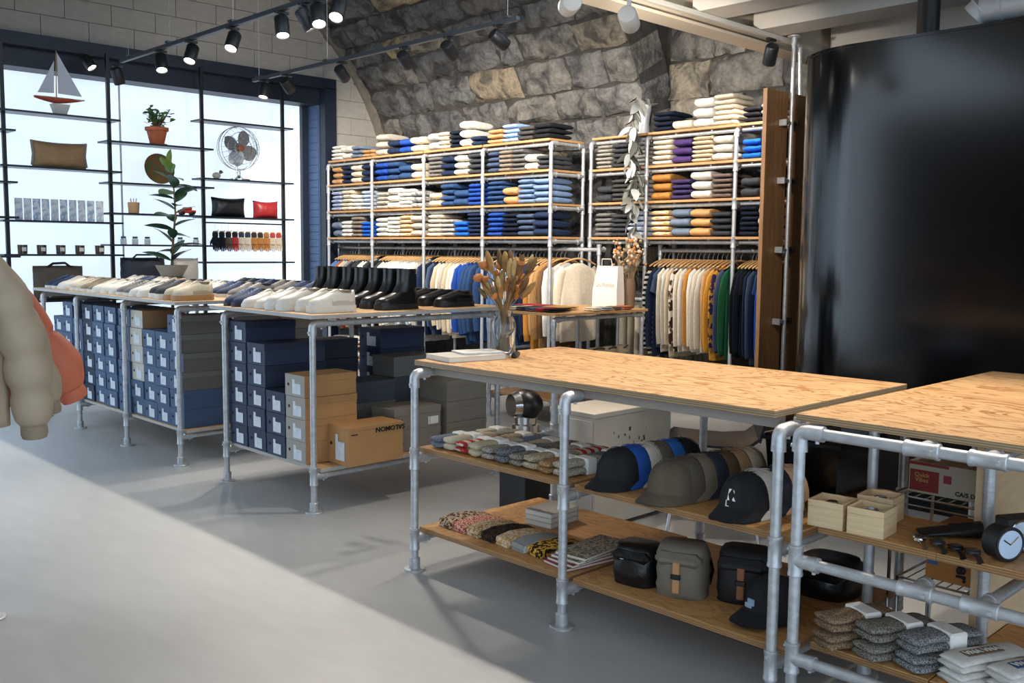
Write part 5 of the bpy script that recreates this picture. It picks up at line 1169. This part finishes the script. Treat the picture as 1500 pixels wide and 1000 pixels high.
clock('square black desk clock with pale dial and chrome ring', (2.84, .91, wz), math.radians(-28), True)
clock('round black desk clock behind the square one', (2.96, .885, wz), math.radians(-28), False)
t = thing('brass_keyring', 'small brass key fob lying on the shelf by the clocks', 'key fob', (2.73, .80, wz)); MB().tube([(.012*math.cos(a), .012*math.sin(a), .004) for a in [2*math.pi*k/14 for k in range(15)]], .002, 5).obj('ring', CHROME, t); MB().box(.01, .04, -.008, .008, 0, .008, .002).obj('fob', mat('brass', '#a3844f', .4, .7), t)
# socks below
kz = .213
for i, (nm, a, b_, p) in enumerate((('brown marled', '#5f4c3a', '#a08468', (2.735, 1.315)), ('grey-brown marled', '#4d4943', '#938c80', (2.75, 1.195)), ('grey marled', '#45474a', '#9b9c9b', (2.765, 1.075)))):
    for k in range(2): sock('%s %s socks with paper band on low shelf' % (('lower', 'upper')[k], nm), (p[0]+.006*k, p[1], kz+.0555*k), -.42, pattern('noise', a, b_, 3.), True, H=.048, L=.235, W=.096, n=2, seed=i+k, grp='marled sock stacks on the low shelf', bw=.062, boff=.03)
def wsock(label, pos, band, word, k):
    t = sock(label, pos, -.42, fabric('#dcd9d2'), False, H=.036, L=.25, W=.10, n=2, seed=3, grp='white lettered socks')
    MB().box(-.075, .055, -.018, .018, .0385, .0412, .0005).obj('woven_band', fabric(band), t); text(word, .028, t, (-.01, 0, .0418), (0, 0, 0), WINK, 'lettering', .0003, bold=.0012)
for k in range(2): wsock('%s white socks with brown lettered band' % ('lower', 'upper')[k], (2.78, .95, kz+.0405*k), '#7d6a55', 'VNA VNA', k)
for k in range(2): wsock('%s white socks with blue lettered band' % ('lower', 'upper')[k], (2.80, .83, kz+.0405*k), '#3f5878', 'VNA VNA', k)
# storage cubby: wire racks with cartons
def wire(label, x0, x1, y0, y1, z):
    t = thing('wire_rack', label, 'rack', (x0, y0, 0)); b = MB()
    for k in range(9): yy = (y1-y0)*k/8; b.tube([(0, yy, z), (x1-x0, yy, z)], .0022, 5)
    b.obj('wire', CHROME, t); MB().tube([(0, 0, z-.004), (x1-x0, 0, z-.004), (x1-x0, y1-y0, z-.004), (0, y1-y0, z-.004), (0, 0, z-.004)], .004, 6).tube([(0, 0, z-.03), (0, y1-y0, z-.03)], .003, 6).obj('rim', CHROME, t)
    for xx in (0, x1-x0):
        for yy in (0, y1-y0): MB().cyl((xx, yy, 0), (xx, yy, z), .006, 8).obj('leg', CHROME, t)
wire('chrome wire rack holding the red-labelled carton', 3.12, 3.45, 1.09, 1.385, .605); wire('lower chrome wire rack holding the orange carton', 3.145, 3.42, 1.105, 1.365, .32)
t = thing('printed_carton', 'cream carton with red label on the chrome wire rack', 'box', (3.28, 1.225, .608), 0)
MB().box(-.11, .11, -.13, .13, 0, .105, .001).obj('carton', mat('cream_card', '#a79c89', .7), t); RED = mat('red_label', '#7d2520', .6)
MB().box(-.1125, -.1105, .03, .125, .008, .078).box(-.1125, -.1105, .0, .1295, .094, .104).obj('label_panel', RED, t); MB().box(-.1125, -.1105, -.01, .015, .046, .072).obj('logo_patch', mat('magenta_red', '#8f2040', .6), t)
text('CA/5 DL', .02, t, (-.1115, -.06, .018), (math.pi/2, 0, -math.pi/2), INK, bold=.0006); text('Quick', .02, t, (-.113, .085, .062), (math.pi/2, 0, -math.pi/2), mat('gold_ink', '#b9985a', .6)); text('Vibes', .02, t, (-.113, .085, .045), (math.pi/2, 0, -math.pi/2), MATS['gold_ink'])
t = thing('printed_carton', 'orange carton with dark script lettering on lower wire rack', 'box', (3.285, 1.20, .323), 0)
MB().box(-.10, .12, -.075, .09, 0, .17, .001).obj('carton', mat('orange_card', '#b5793a', .7), t); MB().box(-.1015, -.1, .05, .085, .05, .12).obj('blue_patch', mat('blue_patch', '#4d688c', .6), t)
text('Super', .062, t, (-.102, -.03, .085), (math.pi/2, math.pi/2, -math.pi/2), INK, bold=.002)
# ================================================================ scarf table and corner
fz_ = .906; SCC = [('royal blue', '#1f4ea0'), ('navy', '#1d2638'), ('cream', '#c8bda6'), ('charcoal', '#33353a'), ('slate', '#565c66'), ('red', '#a3333c'), ('black', '#1c1c1f')]
def scarf(nm, m, pos, rz, lab, L=.22, W=.095):
    o = sock(lab, pos, rz, m, False, H=.03, L=L, W=W, n=2, seed=len(lab) % 5, grp='folded scarves on the scarf table'); o.name = 'folded_scarf'; o['category'] = 'scarf'; return o
for i, (nm, h) in enumerate(SCC): scarf(nm, fabric(h), (5.60, 5.88-.103*i, fz_), -.1, '%s folded scarf, %s from window in front row' % (nm, nth(i+1)))
for i, (nm, h) in enumerate([('red', '#9c2f38'), ('red', '#a5353d'), ('dark red', '#7d2a30'), ('mustard', '#b5823f'), ('tan', '#a98556')]): scarf(nm, fabric(h), (5.85, 5.85-.112*i, fz_), -.1, '%s folded scarf, %s from window in second row' % (nm, nth(i+1)))
for i, (nm, h) in enumerate([('cream', '#c4b89f'), ('grey', '#8a8a88'), ('brown', '#6b5a48'), ('rust', '#9a5a3c')]): scarf(nm, fabric(h), (5.95+.13*i, 5.19, fz_), 1.5, '%s folded scarf, %s from the aisle along table edge' % (nm, nth(i+1)), L=.13)
for i, (nm, h, k) in enumerate((('navy', '#24365c', 0), ('sand', '#b59b75', 1), ('red checked', '#a53a3a', 2), ('red checked', '#a53a3a', 3))):
    scarf(nm, fabric(h) if k < 2 else pattern('plaid', '#a5343a', '#c9a24a', 12.), (5.88, 5.80-.17*(k if k < 3 else 2), .501+(.031 if k == 3 else 0)), 0, '%s%s folded blanket on the scarf table shelf' % ('upper ' if k == 3 else ('lower ' if k == 2 else ''), nm), .24, .15)
for i in range(3):
    t = soft('canvas_pouch', 'khaki canvas pouch, %s from the aisle on scarf table shelf' % nth(i+1), 'pouch', (6.08+.16*i, 5.27, .502), .17, .15, .09, mat('khaki_pouch', '#8a7d68', .9, ns=20, na=.15), .3*i, seed=30+i); t['group'] = 'khaki pouches'
    MB().tube([(-.08, -.04, .08), (-.02, -.07, .095), (.06, -.05, .08)], .006, 6).obj('strap', mat('dark_webbing', '#2c2a28', .8), t)
t = thing('tote_bag', 'white paper tote bag with faint lettering on the scarf table', 'bag', (6.39, 5.405, fz_), 0); t.rotation_euler = (0, .0, 0)
MB().loft([[(sx*a+off, sy*c_, z) for sx, sy in ((-1, -1), (1, -1), (1, 1), (-1, 1))] for a, c_, z, off in ((.05, .14, 0, 0), (.05, .135, .15, .0), (.035, .115, .36, .02))]).obj('body', mat('tote_white', '#d6d0c6', .8, bs=10, ba=.3), t, smooth=25)
text('OUTEND', .05, t, (-.051, .0, .20), (math.pi/2, .0, -math.pi/2), mat('faint_print', '#b9b2a8', .8)); MB().tube([(-.02, -.06, .355), (-.03, -.05, .42), (-.03, .05, .42), (-.02, .06, .355)], .004, 6).obj('handle', MATS['tote_white'], t)
db = thing('dried_bunch', 'pale dried blossom bunch behind the white tote bag', 'flowers', (6.535, 5.30, fz_+.001)); pr_ = random.Random(14)
BLS = [mat('blossom_pale', '#c2a98c', .95), mat('blossom_tan', '#a5835f', .95), mat('blossom_rust', '#b07a4a', .95)]; bms = [ell(MB(), (0, 0, 0), (.012, .012, .010), 7, 4).mesh('blossom', m) for m in BLS]
MB().lathe([(.045, 0), (.055, .01), (.06, .20), (.05, .25)], 16).obj('jar', mat('brown_jar', '#6d5540', .7), db)
for k in range(90):
    a = pr_.uniform(0, 6.28); r = pr_.uniform(0, .15); z = pr_.uniform(.36, .60)
    if k % 3 == 0: MB().tube([(0, 0, .1), (r*.4*math.cos(a), r*.4*math.sin(a), .3), (r*math.cos(a), r*math.sin(a), z)], .0018, 4).obj('stem', STM, db)
    put('blossom', bms[k % 3], db, (r*math.cos(a), r*math.sin(a), z), (pr_.random()*3, pr_.random()*3, 0), (pr_.uniform(.8, 1.6),)*3)
# hanging dried garland on the rack post
gp = Vector((6.70, 5.40, 0)); g_ = thing('dried_garland', 'long garland of grey dried leaves hanging down the rack post', 'garland', (gp.x, gp.y, 1.04)); pr_ = random.Random(19)
path = [Vector((.02*math.sin(k*1.3), .03*math.sin(k*.9), .05*k)) for k in range(34)]
MB().tube(path, .004, 6).obj('stem', mat('grey_stem', '#57524b', .9), g_)
GLm = [leaf_mesh(.11, .045, mat('dried_leaf_grey', '#6f6f68', .8, ns=10, na=.3), bend=.4), leaf_mesh(.09, .04, mat('dried_leaf_dark', '#3f403d', .8, ns=10, na=.3), bend=-.3), leaf_mesh(.10, .05, mat('dried_leaf_silver', '#a3a6a2', .7, ns=10, na=.2), bend=.5)]
for k in range(130):
    p = path[pr_.randrange(34)]; a = pr_.uniform(0, 6.28); put('leaf', GLm[pr_.randrange(3)], g_, p+Vector((0, 0, pr_.uniform(-.03, .03))), (pr_.uniform(-1, 1), pr_.uniform(.2, 1.3), a), (pr_.uniform(.9, 1.6),)*3)
t = thing('enamel_jug', 'white and black tall jug with dried leaves on the rack top', 'jug', (6.95, 5.50, 2.431))
MB().lathe([(.05, 0), (.055, .01), (.045, .10), (.06, .20), (.065, .26), (.058, .26), (.05, .2)], 18).obj('jug', mat('white_enamel', '#b9bdc0', .35), t); MB().tube([(.06, 0, .22), (.10, 0, .2), (.09, 0, .1), (.05, 0, .07)], .007, 8).obj('handle', BLACKM, t)
for k in range(14): put('leaf', GLm[k % 3], t, (0, 0, .22), (pr_.uniform(-1, 1), pr_.uniform(-1.4, -.2), pr_.uniform(0, 6.28)), (1.2,)*3)
# trousers hanging in the corner
for i, h in enumerate(('#b5ab98', '#a89d8a', '#c2b8a6', '#9a8f7d')):
    t = thing('hanging_trousers', 'beige trousers on low rail, %s from the window behind the scarf table' % nth(i+1), 'trousers', (7.05, 5.72-.085*i, .905), 0, 'beige trousers in the corner')
    b = MB()
    for s in (-1, 1): b.loft([[(s*.055+w*math.cos(a), .02*math.sin(a)+.006*math.sin(z*20+i), z) for a in [2*math.pi*j/12 for j in range(12)]] for z, w in ((-.62, .045), (-.4, .05), (-.15, .055), (0, .058))])
    b.obj('legs', fabric(h), t, smooth=60); MB().tube([(-.12, 0, .012), (.12, 0, .012)], .008, 8).obj('clip_hanger', STEEL, t)
t = grail('low galvanised rail for trousers behind the scarf table', 7.05, 5.80, 5.40, .955, (5.80,))
